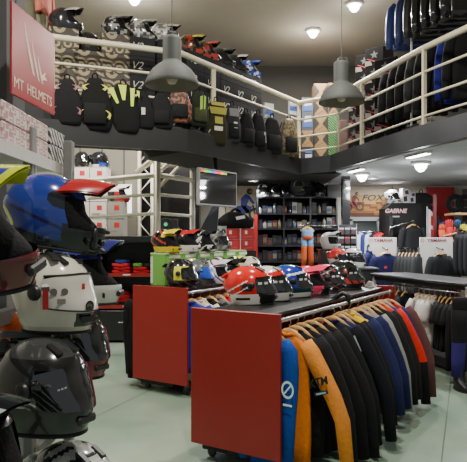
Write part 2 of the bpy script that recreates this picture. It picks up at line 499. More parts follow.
m = MB(); m.box((XL - .05, (YF + YB) / 2, (CEIL + FLOOR) / 2), (.1, YB - YF, CEIL - FLOOR), S(160, 156, 148)); struct('wall_left', m, 'plaster')
m = MB(); m.box((XR + .05, (YF + YB) / 2, (CEIL + FLOOR) / 2), (.1, YB - YF, CEIL - FLOOR), S(176, 174, 170)); struct('wall_right', m, 'plaster')

# mezzanine: follows a bent rail line
RAIL = [(-3.85, 5.55), (-1.99, 6.35), (-.64, 6.9), (1.07, 9.5), (1.63, 9.03), (1.82, 8.22), (2.21, 6.72), (2.447, 6.08), (2.9, 4.6), (3.3, 2.4)]
def offset_path(path, off):
    """shift a polyline sideways; positive = away from the open well"""
    out = []; n = len(path)
    for i in range(n):
        ns = Vector((0, 0))
        for a, c in ((i - 1, i), (i, i + 1)):
            if a >= 0 and c < n:
                d = Vector((path[c][0] - path[a][0], path[c][1] - path[a][1])).normalized(); ns += Vector((-d.y, d.x))
        ns.normalize(); out.append((path[i][0] + ns.x * off, path[i][1] + ns.y * off))
    return out
EDGE = offset_path(RAIL, -.10)
BACK = offset_path(RAIL, .82)
poly = [(XL, EDGE[0][1])] + EDGE[1:-1] + [(XR, EDGE[-2][1]), (XR, YB), (-.4, YB), (-.4, 9.1), tuple(BACK[2]), tuple(BACK[1]), (XL, BACK[0][1])]
import bmesh
def slab(name, pts, z0, z1, col, mat):
    from mathutils.geometry import tessellate_polygon
    tris = tessellate_polygon([[Vector((x, y, 0)) for x, y in pts]])
    m = MB(); n = len(pts)
    m.raw([(x, y, z0) for x, y in pts] + [(x, y, z1) for x, y in pts], [tuple(t) for t in tris] + [tuple(i + n for i in t) for t in tris] +
          [(i, (i + 1) % n, (i + 1) % n + n, i + n) for i in range(n)], col)
    return struct(name, m, mat)
slab('mezzanine_floor', poly, SLAB0 + .10, SLAB1, S(60, 60, 62), 'plaster')
# dark fascia running round the edge
def strip(name, path, z0, z1, th, col, mat):
    A, B = offset_path(path, 0), offset_path(path, th); m = MB()
    for i in range(len(path) - 1):
        q = [A[i], A[i + 1], B[i + 1], B[i]]
        vs = [(x, y, z0) for x, y in q] + [(x, y, z1) for x, y in q]
        m.raw(vs, [(0, 1, 2, 3), (4, 5, 6, 7), (0, 1, 5, 4), (1, 2, 6, 5), (2, 3, 7, 6), (3, 0, 4, 7)], col)
    return struct(name, m, mat)
strip('trim_2', offset_path(RAIL, -.16)[:4], SLAB0 - .01, SLAB1 + .02, .06, S(30, 30, 31), 'satin')
strip('trim_3', offset_path(RAIL, -.16)[3:9], SLAB0 - .0, SLAB1 + .02, .06, S(74, 76, 82), 'satin')
strip('trim_4', offset_path(RAIL, -.02)[:4], SLAB1 + .02, SLAB1 + .24, .02, S(33, 33, 34), 'matte')
# undersides: black over the middle, pale over the right
slab('ceiling_lower', [tuple(offset_path(RAIL, -.05)[2]), tuple(offset_path(RAIL, -.05)[3]), (1.75, 9.3), (1.75, YB), (-.4, YB), (-.4, 9.1), tuple(BACK[2])], SLAB0, SLAB0 + .095, S(34, 34, 36), 'matte')
slab('ceiling_lower_right', [(1.75, 9.3)] + [tuple(p) for p in offset_path(RAIL, -.05)[4:9]] + [(XR, 4.6), (XR, YB), (1.75, YB)], SLAB0, SLAB0 + .095, S(176, 178, 182), 'plaster')
# railing
rl = thing('mezzanine_railing', 'cream tubular steel railing bending round the edge of the upper floor', 'railing', (0, 0, SLAB1))
RC = S(226, 218, 190)
def smoothpath(path, h):
    out = []
    for i, (x, y) in enumerate(path):
        if 0 < i < len(path) - 1:
            for t_ in (-.06, -.02, .02, .06):
                j = i - 1 if t_ < 0 else i + 1
                d = Vector((path[j][0] - x, path[j][1] - y)).normalized(); out.append((x + d.x * abs(t_), y + d.y * abs(t_), h))
        else: out.append((x, y, h))
    return out
for h, r, nm in ((.95, .036, 'handrail'), (.67, .016, 'middle_rail'), (.39, .016, 'lower_rail'), (.16, .014, 'toe_rail')):
    q = MB(); q.tube(smoothpath(RAIL, h), r, RC, 10); q.build(nm, 'paintwork', rl, True)
for i, (x, y) in enumerate([(-3.1, 5.87), (-1.99, 6.35), (-.26, 7.48), (1.07, 9.5), (1.82, 8.22), (2.21, 6.72), (2.9, 4.6)]):
    q = MB(); q.box((x, y, .46), (.06, .03, .96), RC, Matrix.Rotation(math.radians(30), 3, 'Z'), .004); q.box((x, y, .006), (.12, .12, .012), RC); q.build('post', 'paintwork', rl)
q = MB(); q.tube([(1.63, 9.03, 0), (1.63, 9.03, .68)], .014, RC); q.build('baluster', 'paintwork', rl, True)

def railhit(px, off, segs=range(0, 9)):
    """where the sight line in plan through px meets the rail line pushed back by off; returns point and segment heading"""
    k = (px - HX) / FPX; P_ = offset_path(RAIL, off)
    for i in segs:
        (x0, y0), (x1, y1) = P_[i], P_[i + 1]
        a0, a1 = x0 - k * y0, x1 - k * y1
        if a0 * a1 <= 0 and a0 != a1:
            t_ = a0 / (a0 - a1)
            return x0 + (x1 - x0) * t_, y0 + (y1 - y0) * t_, math.atan2(y1 - y0, x1 - x0)
    raise ValueError(px)

# ================================================================== GONDOLAS
Wd = Vector((.847, -.531, 0)); Ld = Vector((.531, .847, 0)); GYAW = math.atan2(-.531, .847)
def gondola(label, org, W, L, H, far_end=True):
    t = thing('clothes_gondola', label, 'display stand', (org[0], org[1], FLOOR), GYAW, 'red clothing gondolas')
    h = H - FLOOR
    def pan(y, nm):
        q = MB(); q.box((W / 2, y, .13 + (h - .13) / 2), (W, .03, h - .13), GRED, None, .003); return q.build(nm, 'paintwork', t)
    pan(.0, 'end_panel'); pan(L, 'end_panel')
    q = MB(); q.box((W * .45, L / 2, h - .035), (W * .74, L - .034, .03), S(22, 22, 23), None, .004); q.build('top_shelf', 'satin', t)
    q = MB(); q.box((W * .38, L / 2, .13 + (h - .19) / 2), (.03, L - .034, h - .19), S(140, 30, 27)); q.build('centre_panel', 'paintwork', t)
    q = MB(); q.box((W * .38, L / 2, .10), (W * .6, L - .1, .05), S(20, 20, 21)); q.build('base', 'matte', t)
    for (x, y) in ((.1, .12), (W - .1, .12), (.1, L - .12), (W - .1, L - .12)):
        c = MB(); c.lathe([(0, -.012), (.034, -.012), (.036, 0), (.034, .012), (0, .012)], BLACK, 14, (x, y, .037), Matrix.Rotation(PI / 2, 3, 'X'))
        c.box((x, y, .09), (.03, .05, .075), S(60, 60, 60)); c.build('caster', 'satin', t)
    for x in (W * .95, W * -.0 + .04):
        q = MB(); q.tube([(x, .015, h - .055), (x, L - .015, h - .055)], .013, CHROME, 10)
        n = 60
        if x > .3:
            for i in range(n):
                y = .03 + (L - .06) * i / (n - 1); q.tube([(x, y - .006, h - .055), (x, y + .006, h - .055)], .0165, CHROME, 8)
        q.build('hanging_rail', 'metal', t, True)
    q = MB(); y = L * .5; q.tube([(W * .72, y, h - .06), (W * .8, y, h - .02), (W * .9, y, h + .03), (W * .97, y, h + .01), (W * .97, y, h - .06)], .022, BLACK, 8, True, (1, .6)); q.build('rail_bracket', 'satin', t, True)
    return t
O1 = Vector((-.309, 4.32, 0)); O2 = Vector((-1.084, 6.29, 0)); GH = 1.07
gondola('nearer red-ended gondola with jackets along its right side', O1, .744, 2.62, GH)
gondola('farther red-ended gondola with a green riser and helmets on top', O2, .73, 2.15, GH)
G1 = lambda w, t_, z=0: O1 + Wd * w + Ld * t_ + Vector((0, 0, z))
G2 = lambda w, t_, z=0: O2 + Wd * w + Ld * t_ + Vector((0, 0, z))
TOP = GH - .02

# ---- jackets on the near gondola
RZ = GH - .055
def rack_item(pt, nm, lab, cat, hl, **k):
    rz = GYAW + math.radians(R.uniform(-9, 9))
    hanger('wooden coat hanger holding the ' + hl, (pt.x, pt.y, pt.z - .026), rz, 'wooden hangers on the near gondola rail', w=.19)
    return garment(nm, lab, cat, (pt.x, pt.y, pt.z - .026), rz, **k), rz
SPL = (.02, .17)
near = [
 (.09, 'jersey', 'royal blue jersey with a white ring emblem, nearest the end of the rail', 'jersey', 'royal blue jersey', dict(body=S(34, 70, 150), sleeve=S(30, 76, 160), length=.96, splay=(.0, -.04), swidth=.62)),
 (.17, 'jacket', 'orange jacket with black lettering on its sleeve', 'jacket', 'orange jacket', dict(body=S(222, 122, 36), sleeve=S(214, 134, 56), accent=S(190, 40, 30), length=.96, splay=(.02, .26), thick=.8, swidth=.78)),
 (.32, 'jacket', 'black jacket hanging right behind the orange one', 'jacket', 'first black jacket', dict(body=S(27, 27, 29), length=.9, splay=(.02, .20))),
 (.46, 'jacket', 'black jacket with a small white chest mark, second of the black ones', 'jacket', 'second black jacket', dict(body=S(24, 24, 26), length=.92, splay=(.02, .22), thick=1.1)),
 (.62, 'jacket', 'plain black long jacket, third of the black ones', 'jacket', 'third black jacket', dict(body=S(30, 29, 29), length=.95, splay=(.02, .24), thick=1.2)),
 (.78, 'jacket', 'black jacket with grey and red collar lining', 'jacket', 'grey-collared black jacket', dict(body=S(26, 26, 28), length=.9, splay=(.02, .22))),
 (.93, 'jacket', 'dark navy jacket with white shoulder stripe', 'jacket', 'striped navy jacket', dict(body=S(30, 34, 56), sleeve=S(24, 25, 32), accent=S(44, 60, 130), length=.92, splay=(.02, .22))),
 (1.08, 'jacket', 'black hooded jacket with navy shoulders', 'jacket', 'hooded navy-shouldered jacket', dict(body=S(26, 28, 36), accent=S(40, 46, 86), style='yoke', sleeve=S(24, 24, 27), length=.88, splay=(.02, .2))),
 (1.22, 'jacket', 'black jacket with a pale green ring and bars down the sleeve', 'jacket', 'green-lettered black jacket', dict(body=S(24, 24, 26), sleeve=S(25, 25, 28), length=.86, splay=(.02, .2))),
 (1.38, 'jacket', 'navy jacket with red and yellow shoulders', 'jacket', 'yellow-shouldered jacket', dict(body=S(28, 32, 66), accent=S(236, 196, 30), style='yoke', sleeve=S(40, 44, 84), length=.84, splay=(.02, .18))),
 (1.55, 'jacket', 'navy blue jacket between the yellow-shouldered and grey ones', 'jacket', 'plain navy jacket', dict(body=S(30, 34, 74), length=.82, splay=(.02, .18))),
 (1.72, 'jacket', 'light grey jacket in the middle of the rail', 'jacket', 'light grey jacket', dict(body=S(132, 132, 130), sleeve=S(138, 138, 136), length=.86, splay=(.02, .18))),
 (1.88, 'jacket', 'black jacket with a white side stripe, beside the grey one', 'jacket', 'white-striped black jacket', dict(body=S(25, 25, 27), sleeve=S(30, 30, 31), length=.86, splay=(.02, .17))),
 (2.03, 'jacket', 'dark jacket with a beige strip on the sleeve', 'jacket', 'beige-stripped dark jacket', dict(body=S(30, 29, 29), sleeve=S(36, 33, 32), length=.84, splay=(.02, .17))),
 (2.18, 'jacket', 'bright red jacket with black and white cuffs', 'jacket', 'bright red jacket', dict(body=S(214, 44, 34), sleeve=S(208, 44, 34), accent=S(26, 26, 28), style='cuff', length=.92, splay=(.02, .2))),
 (2.31, 'jacket', 'blue jacket behind the bright red one', 'jacket', 'blue jacket behind the red', dict(body=S(46, 56, 140), sleeve=S(36, 40, 84), length=.84, splay=(.02, .15))),
 (2.43, 'jacket', 'dark red jacket with grey sleeves at the far end of the rail', 'jacket', 'dark red jacket', dict(body=S(150, 36, 42), sleeve=S(96, 60, 58), length=.9, splay=(.02, .17))),
]
OBJ = {}
for (t_, nm, lab, cat, hl, kw) in near:
    w = .744 * .95 + (-.10 if t_ < .1 else R.uniform(-.02, .03)); kw['length'] = kw.get('length', .8) + .03 + .03 * t_
    if t_ < .25: w -= .0
    g_, rz = rack_item(G1(w, t_, RZ), nm, lab, cat, hl, group='jackets on the near gondola rail', **kw)
    OBJ[hl] = g_
def sticker(parent, name, pts, col, mat='ink'):
    m = MB(); m.face(pts, col); return m.build(name, mat, parent)
# printed marks on the near jackets (local: -y faces the camera)
g_ = OBJ['royal blue jersey']
m = MB(); rr = [(.0, 0)]
ring = [(.06 * math.cos(2 * PI * k / 24), .06 * math.sin(2 * PI * k / 24)) for k in range(24)]
for k in range(24):
    a, c = ring[k], ring[(k + 1) % 24]
    m.face([(.20 + a[0] * .8, -.095, -.42 + a[1]), (.20 + c[0] * .8, -.095, -.42 + c[1]), (.20 + c[0] * .58, -.095, -.42 + c[1] * .72), (.20 + a[0] * .58, -.095, -.42 + a[1] * .72)], S(206, 224, 224))
m.face([(.17, -.095, -.445), (.18, -.095, -.45), (.23, -.095, -.39), (.22, -.095, -.385)], S(206, 224, 224))
m.build('ring_emblem', 'ink', g_)
sticker(g_, 'white_bar', [(.165, -.096, -.53), (.235, -.096, -.53), (.235, -.096, -.515), (.165, -.096, -.515)], S(206, 224, 224))
g_ = OBJ['orange jacket']
lettering('KTM', .075, BLACK, g_, (.285, -.08, -.36), (.9, 0, .35), (-.35, 0, .9), shear=.2, bold=.002)
sticker(g_, 'logo_patch', [(.265, -.082, -.455), (.365, -.078, -.42), (.357, -.08, -.395), (.257, -.084, -.43)], S(24, 40, 50))
sticker(g_, 'logo_stripe', [(.277, -.085, -.443), (.35, -.082, -.418), (.347, -.084, -.408), (.274, -.087, -.433)], S(150, 200, 220))
sticker(OBJ['second black jacket'], 'chest_mark', [(.10, -.09, -.27), (.13, -.09, -.275), (.125, -.09, -.255), (.11, -.09, -.25)], S(220, 220, 220))
sticker(OBJ['striped navy jacket'], 'shoulder_stripe', [(.19, -.056, -.18), (.205, -.056, -.17), (.262, -.062, -.29), (.245, -.062, -.295)], S(205, 210, 220))
m = MB()
for k in range(20):
    q0, q1 = 2 * PI * k / 20, 2 * PI * (k + 1) / 20
    m.face([(.262 + r * math.cos(q), -.068, -.34 + 1.3 * r * math.sin(q)) for r, q in ((.034, q0), (.034, q1), (.022, q1), (.022, q0))], S(130, 160, 120))
m.build('green_ring', 'ink', OBJ['green-lettered black jacket'])
for k in range(3): sticker(OBJ['green-lettered black jacket'], 'green_bar', [(.235 + k * .004, -.07, -.42 - k * .04), (.295 + k * .004, -.07, -.405 - k * .04), (.297 + k * .004, -.07, -.425 - k * .04), (.237 + k * .004, -.07, -.44 - k * .04)], S(130, 160, 120))
sticker(OBJ['white-striped black jacket'], 'side_stripe', [(.235, -.066, -.3), (.25, -.066, -.3), (.295, -.066, -.62), (.28, -.066, -.62)], S(215, 210, 200))
sticker(OBJ['beige-stripped dark jacket'], 'sleeve_strip', [(.235, -.066, -.28), (.252, -.066, -.28), (.3, -.066, -.66), (.28, -.066, -.66)], S(190, 170, 150))
sticker(OBJ['bright red jacket'], 'cuff_patch', [(.30, -.08, -.70), (.37, -.08, -.695), (.372, -.082, -.79), (.31, -.08, -.80)], S(190, 200, 195))
sticker(OBJ['grey-collared black jacket'], 'collar_lining', [(-.05, -.062, -.09), (.05, -.062, -.09), (.06, -.055, -.055), (-.06, -.055, -.055)], S(150, 60, 50))

# ---- clothes on the far gondola
far = [
 (.12, 'jacket', 'blue jacket at the near end of the farther gondola', 'jacket', 'blue jacket on the farther gondola', dict(body=S(40, 52, 150), sleeve=S(44, 52, 150), length=.8, splay=(.02, .06))),
 (.27, 'jacket', 'white jacket with black sleeve stripes hanging between the two gondolas', 'jacket', 'white striped jacket', dict(body=S(206, 204, 196), sleeve=S(212, 210, 202), length=.92, splay=(.02, .05))),
 (.45, 'jacket', 'black jacket behind the white one on the farther gondola', 'jacket', 'black jacket behind the white one', dict(body=S(28, 28, 30))),
 (.62, 'jacket', 'grey jacket with a red neighbour on the farther gondola', 'jacket', 'grey jacket on the farther gondola', dict(body=S(110, 110, 112))),
 (.78, 'jacket', 'red jacket on the farther gondola rail', 'jacket', 'red jacket on the farther gondola', dict(body=S(200, 30, 36))),
 (.96, 'jacket', 'black and white jacket on the farther gondola rail', 'jacket', 'black and white jacket', dict(body=S(30, 30, 34), accent=WHITE, style='diag')),
 (1.14, 'jacket', 'dark jacket nearest the red helmet on the farther gondola', 'jacket', 'dark jacket nearest the red helmet', dict(body=S(34, 34, 38))),
]
for (t_, nm, lab, cat, hl, kw) in far:
    pt = G2(.73 * .95, t_, RZ); rz = GYAW + math.radians(R.uniform(-4, 4))
    hanger('wooden coat hanger holding the ' + hl, (pt.x, pt.y, pt.z - .026), rz, 'wooden hangers on the farther gondola rail', w=.18)
    OBJ[hl] = garment(nm, lab, cat, (pt.x, pt.y, pt.z - .026), rz, group='jackets on the farther gondola rail', **kw)
for k in range(2):
    sticker(OBJ['white striped jacket'], 'sleeve_stripe', [(.235, -.07, -.34 - k * .06), (.31, -.07, -.30 - k * .06), (.31, -.07, -.28 - k * .06), (.235, -.07, -.32 - k * .06)], BLACK)
for k, (t_, lab) in enumerate([(.12, 'black coat hanging on the left side of the farther gondola, nearest'), (.3, 'black coat hanging second on the left side of the farther gondola')]):
    pt = G2(.04, t_, RZ)
    garment('coat', lab, 'coat', (pt.x, pt.y, pt.z - .02), GYAW + PI, body=S(22, 22, 24), length=.96, splay=(-.03, -.03), group='coats on the left of the farther gondola')

# ---- helmets on the near gondola
def face_stickers(a1=S(225, 225, 225), n=2, z=.02, sz=.016, az0=-26, kz=0):
    def f(t, P):
        for i in range(n):
            c = P(az0 + (-1) ** i * 0 + (i - (n - 1) / 2) * 16 - 20, z, 1.065)
            q = math.radians(az0 + (i - (n - 1) / 2) * 16 - 20)
            rt = Vector((-math.sin(q), math.cos(q), 0)); nn = Vector((math.cos(q), math.sin(q), 0)); up = Vector((0, 0, 1))
            c = c + nn * .009
            m = MB(); m.face([c - rt * sz - up * sz * .6, c + rt * sz - up * sz * .6, c + rt * sz + up * sz * .6, c - rt * sz + up * sz * .6], a1); m.build('visor_sticker', 'ink', t)
    return f
def red_sport(x, y, z, a):
    if z < -.05 and x > -.10:
        if -.088 < z < -.076 and -.06 < x < .03: return S(24, 24, 25)
        return S(226, 222, 212) if x < .085 else S(22, 22, 23)
    if x > .075 and z < .04: return S(22, 22, 23)
    q = z - .03 - .55 * x
    if x < .02 and (abs(q) < .005 or abs(q + .045) < .004): return S(236, 228, 220)
    if -.02 < x < .05 and -.03 < z < .02: return S(28, 26, 27)
    return S(210, 34, 28)
def rwb(x, y, z, a):
    if z < -.06: return S(226, 224, 218) if x > .03 else S(24, 24, 25)
    q = z - .05 - .35 * x
    if q > .02: return S(228, 224, 216)
    if q > -.02: return S(196, 36, 30)
    return S(24, 24, 25) if x > -.03 else S(176, 34, 30)
def blue_sport(x, y, z, a):
    if z < -.05: return S(226, 224, 220) if z < -.085 else S(24, 60, 60)
    if z > .10 and abs(y) < .03: return S(70, 160, 120)
    if abs(z - .055 - .2 * x) < .008: return S(224, 226, 228)
    if x < -.02 and math.sin(x * 70 + z * 60) > .8: return S(220, 224, 228)
    return S(34, 50, 156) if x < .12 else S(180, 40, 36)
def pinkmx(x, y, z, a):
    if x > .1 and z < -.02 and abs(y) < .06: return S(28, 26, 28)
    if math.sin(x * 60 - z * 50) > .86: return S(250, 130, 150)
    return S(232, 52, 92)
def graphite(x, y, z, a):
    if math.sin(x * 80 + z * 90) > .82: return S(150, 60, 64)
    if math.sin(x * 60 - z * 110) > .9: return S(140, 140, 146)
    return S(44, 44, 50)
def blackred(x, y, z, a):
    if x > .02 and -.08 < z < .05 and abs(math.sin(x * 60 + z * 40)) > .45: return S(214, 66, 46)
    return S(40, 41, 42)
N1 = [
 (.16, .56, 'red full-face helmet with white lower stripes, nearest on the front gondola', 'road', red_sport, None, 1.2, -14),
 (.17, .86, 'red, white and black full-face helmet next behind the red one', 'road', rwb, None, 1.15, -24),
 (.20, 1.20, 'blue and white full-face helmet on the front gondola', 'road', blue_sport, None, 1.14, -8),
 (.21, 1.55, 'hot pink motocross helmet with a peak on the front gondola', 'mx', pinkmx, lambda u, v: S(236, 58, 96), 1.04, -28),
 (.25, 1.92, 'dark graphite full-face helmet between the pink and the black-red ones', 'road', graphite, None, 1.05, -22),
 (.29, 2.30, 'black full-face helmet with orange-red cheek graphics at the far end', 'road', blackred, None, 1.15, -26),
]
for (w, t_, lab, kd, pf, pk, sc, yw) in N1:
    p = G1(w, t_, TOP)
    helmet('motocross_helmet' if kd == 'mx' else 'full_face_helmet', lab, (p.x, p.y, p.z), math.radians(yw), kd, 2, sc, pf, peak=pk, group='helmets on the near gondola',
           prints=face_stickers() if kd == 'road' else None, tilt=(0, -.04)).scale = (1.10, .97, .98)

# ---- green riser and helmets on the far gondola
p = G2(.09, 1.18, TOP)
ris = thing('helmet_riser', 'long green and white display riser standing on the farther gondola', 'riser', (p.x, p.y, p.z), GYAW)
m = MB(); m.box((0, 0, .17), (.20, 1.74, .34), S(104, 168, 66), None, .004); m.build('green_body', 'satin', ris)
m = MB(); m.box((0, 0, .35), (.22, 1.76, .02), S(176, 204, 140), None, .003); m.build('top_board', 'satin', ris)
m = MB(); m.box((0, -.875, .17), (.205, .008, .34), S(112, 170, 74)); m.box((-.085, -.882, .17), (.03, .006, .3), S(206, 214, 196)); m.build('end_board', 'satin', ris)
for k in range(6):
    q = sticker(ris, 'price_strip', [(.1015, -.8 + k * .3, .30), (.1015, -.6 + k * .3, .30), (.1015, -.6 + k * .3, .335), (.1015, -.8 + k * .3, .335)], S(226, 232, 214))
N2 = [
 (.49, .19, 'glossy black full-face helmet with a yellow visor flash, leftmost in front of the green riser', 'road', lambda x, y, z, a: S(214, 210, 60) if (x > .0 and -.05 < z < .07 and a < -30 and a > -95) else (S(60, 60, 60) if math.sin(x * 70 + z * 90) > .9 else S(20, 20, 22)), None, 1.18, -24, TOP),
 (.48, .53, 'grey full-face helmet with a blue mirrored visor', 'road', lambda x, y, z, a: S(96, 100, 100) if z > -.05 else S(60, 62, 62), S(40, 80, 190), 1.1, -20, TOP),
 (.47, .86, 'white motocross helmet with purple graphics', 'mx', lambda x, y, z, a: S(110, 50, 96) if math.sin(x * 60 + z * 70) > .72 else S(224, 218, 220), None, 1.05, -24, TOP),
 (.46, 1.19, 'black and white motocross helmet beside the purple one', 'mx', splinter(S(228, 224, 224), S(30, 30, 32), S(40, 38, 42), .6), None, 1.05, -26, TOP),
 (.46, 1.70, 'cream white full-face helmet at the far end of the farther gondola', 'road', lambda x, y, z, a: S(216, 208, 184) if z > -.03 else S(40, 38, 36), None, 1.1, -30, TOP),
 (.27, .50, 'yellow and purple motocross helmet peeping over the front helmets', 'mx', splinter(S(226, 206, 44), S(84, 40, 110), S(226, 206, 44), 1.3), None, .95, 50, TOP + .04),
 (.27, .90, 'dark helmet with grey crown in the second row', 'road', lambda x, y, z, a: S(60, 62, 62), None, .95, 50, TOP + .04),
 (.27, 1.26, 'purple and white helmet in the second row', 'road', lambda x, y, z, a: S(112, 54, 92) if math.sin(x * 60) > 0 else S(214, 208, 210), None, .95, 50, TOP + .04),
 (.27, 1.60, 'neon yellow and black motocross helmet in the second row', 'mx', splinter(S(198, 216, 50), S(24, 24, 26), S(30, 30, 32), 2.2), None, .95, 50, TOP + .04),
 (.08, .42, 'black, yellow and red motocross helmet, leftmost on the green riser', 'mx', lambda x, y, z, a: S(226, 202, 40) if (z < -.06 or (x > .03 and z > .05)) else (S(196, 60, 40) if math.sin(x * 40 + z * 70) > .75 else S(22, 22, 24)), None, 1.0, -24, TOP + .362),
 (.08, .80, 'black helmet with red and white crown graphics on the green riser', 'mx', lambda x, y, z, a: S(214, 208, 206) if z < -.05 and x > 0 else (S(190, 40, 44) if z > .07 and math.sin(x * 50) > .2 else S(24, 24, 26)), None, 1.0, -24, TOP + .362),
 (.08, 1.14, 'black and white speckled helmet on the green riser', 'mx', splinter(S(218, 218, 218), S(24, 24, 26), S(40, 40, 42), .2), None, 1.0, -24, TOP + .362),
 (.08, 1.52, 'grey helmet, rightmost on the green riser', 'road', splinter(S(150, 150, 150), S(90, 90, 92), S(112, 112, 114), .9), None, 1.0, -24, TOP + .362),
]
PK2 = {2: lambda u, v: S(224, 218, 222) if abs(u) > .3 else S(112, 50, 100), 3: lambda u, v: S(36, 34, 38), 5: lambda u, v: S(230, 208, 40) if abs(u) > .3 else S(90, 40, 120), 8: lambda u, v: S(200, 220, 50) if abs(u) < .6 else BLACK,
       9: lambda u, v: S(230, 206, 40) if u < 0 else S(200, 60, 40), 10: lambda u, v: S(190, 40, 44), 11: lambda u, v: S(40, 40, 42)}
for i, (w, t_, lab, kd, pf, vz, sc, yw, z) in enumerate(N2):
    p = G2(w, t_, z)
    if 5 <= i <= 8:
        s_ = thing('helmet_stand', 'small black ring stand under the ' + lab, 'stand', (p.x, p.y, TOP), 0)
        m = MB(); m.lathe([(.0, 0), (.07, 0), (.07, .006), (.05, .012), (.05, .04), (.0, .04)], S(22, 22, 23), 16); m.build('ring', 'satin', s_, True)
    helmet('motocross_helmet' if kd == 'mx' else 'full_face_helmet', lab, (p.x, p.y, p.z), math.radians(yw), kd, 2 if i < 5 else 1, sc, pf, peak=PK2.get(i), visor=vz, group='helmets on the farther gondola')
# crumpled plastic at the far end of the near gondola
p = G1(.5, 2.53, TOP)
bg = MB(); rings = []
for j in range(5):
    rings.append([((.07 - .012 * j) * math.cos(2 * PI * k / 14) * R.uniform(.75, 1.2), (.045 - .006 * j) * math.sin(2 * PI * k / 14) * R.uniform(.75, 1.2), .002 + .016 * j) for k in range(14)])
bg.loft(rings, S(214, 214, 212)); o = bg.build('plastic_bag', 'satin', None, False, (p.x, p.y, p.z)); tag(o, 'crumpled white plastic bag on the end of the near gondola', 'bag')

# ================================================================== LEFT FOREGROUND: helmet rack
RACKX = -.86
rk = thing('helmet_rack', 'grey metal helmet rack with slotted uprights at the left edge', 'rack', (RACKX, 2.4, FLOOR), 0)
SG = S(118, 118, 114)
for (x, y) in ((0, .05), (-.06, -1.0), (.06, .42)):
    q = MB(); q.box((x, y, 1.06), (.04, .06, 2.12), SG, None, .004)
    for k in range(16): q.box((x + .0205, y, .3 + k * .11), (.002, .016, .05), S(60, 60, 58))
    q.build('upright', 'satin', rk)
for z in (.64, .99, 1.29, 1.585):
    q = MB(); q.box((-.02, -.28, z - FLOOR - 1.6 + 1.6 - .0), (.035, 1.5, .06), S(96, 96, 94), None, .004); q.build('cross_bar', 'satin', rk)
q = MB(); q.box((-.2, -.15, 2.0), (.44, 1.42, .025), S(190, 186, 178), None, .003); q.box((.02, -.15, 1.985), (.012, 1.42, .05), S(196, 192, 184)); q.build('top_shelf', 'satin', rk)

def arm(pt, label, z):
    t = thing('helmet_bracket', label, 'bracket', (pt[0], pt[1], z), 0, 'brackets holding the near helmets')
    q = MB(); q.lathe([(0, -.012), (.085, -.012), (.09, -.006), (.085, 0), (0, 0)], S(60, 60, 62), 20); q.build('plate', 'satin', t, True)
    q = MB(); L = RACKX + .0 - pt[0]; q.box((L / 2, 0, -.024), (abs(L), .03, .022), S(84, 84, 84), None, .003); q.build('arm', 'satin', t)
    return t
def carbon(x, y, z, a): return S(28, 29, 30) if z < .09 else S(60, 62, 62)
def bluemx(x, y, z, a):
    if ((a + 62) / 24) ** 2 + ((z - .05) / .034) ** 2 < 1: return S(20, 22, 32)
    if x > .075 and z < -.03: return S(20, 20, 24)
    if z < -.085 - .2 * x: return S(22, 24, 32)
    if ((a + 158) / 16) ** 2 + ((z + .05) / .05) ** 2 < 1: return S(206, 222, 44)
    if abs(z + .03 + .3 * x) < .006 and a > -140: return S(24, 30, 70)
    return S(34, 54, 140)
def white_mod(x, y, z, a):
    if z < -.105: return S(200, 192, 172)
    if x > .125 and z < -.06 and abs(y) < .045: return S(40, 40, 42)
    return S(222, 216, 198)
near_h = [
 # px, Y, base z, yaw, ...
 ('motocross_helmet', 'blue motocross helmet with a red peak facing right on the rack', -.70, 2.12, 1.565, 8, 'mx', bluemx, lambda u, v: S(172, 34, 38) if v > .12 else S(30, 40, 90), None, 1.0),
 ('modular_helmet', 'glossy white modular helmet with stickers on its clear visor', -.655, 2.10, 1.268, -30, 'modular', white_mod, None, S(196, 192, 182), 1.04),
 ('full_face_helmet', 'large black full-face helmet at the bottom left under the white one', -.65, 1.98, .955, -28, 'road', carbon, None, None, 1.14),
]
for (nm, lab, x, y, z, yw, kd, pf, pk, vz, sc) in near_h:
    arm((x, y), 'round bracket under the ' + lab, z)
    OBJ[nm] = helmet(nm, lab, (x, y, z), math.radians(yw), kd, 3, sc, pf, peak=pk, visor=vz, under=S(120, 24, 28), group='helmets on the near rack', tilt=(0, .16) if kd == 'mx' else None)
# details of the white modular helmet
t = OBJ['modular_helmet']; SC = 1.04
def onshell(a, z, k=1.03): return Vector(hsurf(math.radians(a), z, .038, k)) * SC + Vector((.003, 0, .125 * SC))
def patch(parent, name, a, z, w, h, col, k=1.0265, mat='ink', n=1):
    q = math.radians(a); rt = Vector((-math.sin(q), math.cos(q), 0)); nn = Vector((math.cos(q), math.sin(q), 0)); c = onshell(a, z, k) + nn * .003; up = Vector((0, 0, 1))
    m = MB(); m.face([c - rt * w - up * h, c + rt * w - up * h, c + rt * w + up * h, c - rt * w + up * h], col); return m.build(name, mat, parent)
def disc(parent, name, a, z, r, col, mat='ink'):
    q = math.radians(a); rt = Vector((-math.sin(q), math.cos(q), 0)); nn = Vector((math.cos(q), math.sin(q), 0)); c = onshell(a, z, 1.0265) + nn * .004; up = Vector((0, 0, 1))
    m = MB(); m.face([c + rt * r * math.cos(2 * PI * k / 16) + up * r * math.sin(2 * PI * k / 16) for k in range(16)], col); return m.build(name, mat, parent)
disc(t, 'certificate_sticker', -34, .012, .012, S(96, 92, 86)); disc(t, 'certificate_sticker', -48, .012, .012, S(96, 92, 86))
patch(t, 'red_sticker', -4, .022, .007, .014, S(190, 30, 34)); patch(t, 'text_sticker', -42, -.018, .014, .008, S(120, 116, 108))
patch(t, 'red_sticker', -60, -.012, .010, .034, S(160, 30, 32))
disc(t, 'round_vent', -6, -.036, .019, S(30, 30, 30)); disc(t, 'round_vent_core', -6, -.036, .011, S(150, 146, 136))
patch(t, 'chin_gap', -8, -.078, .03, .010, S(28, 28, 28))
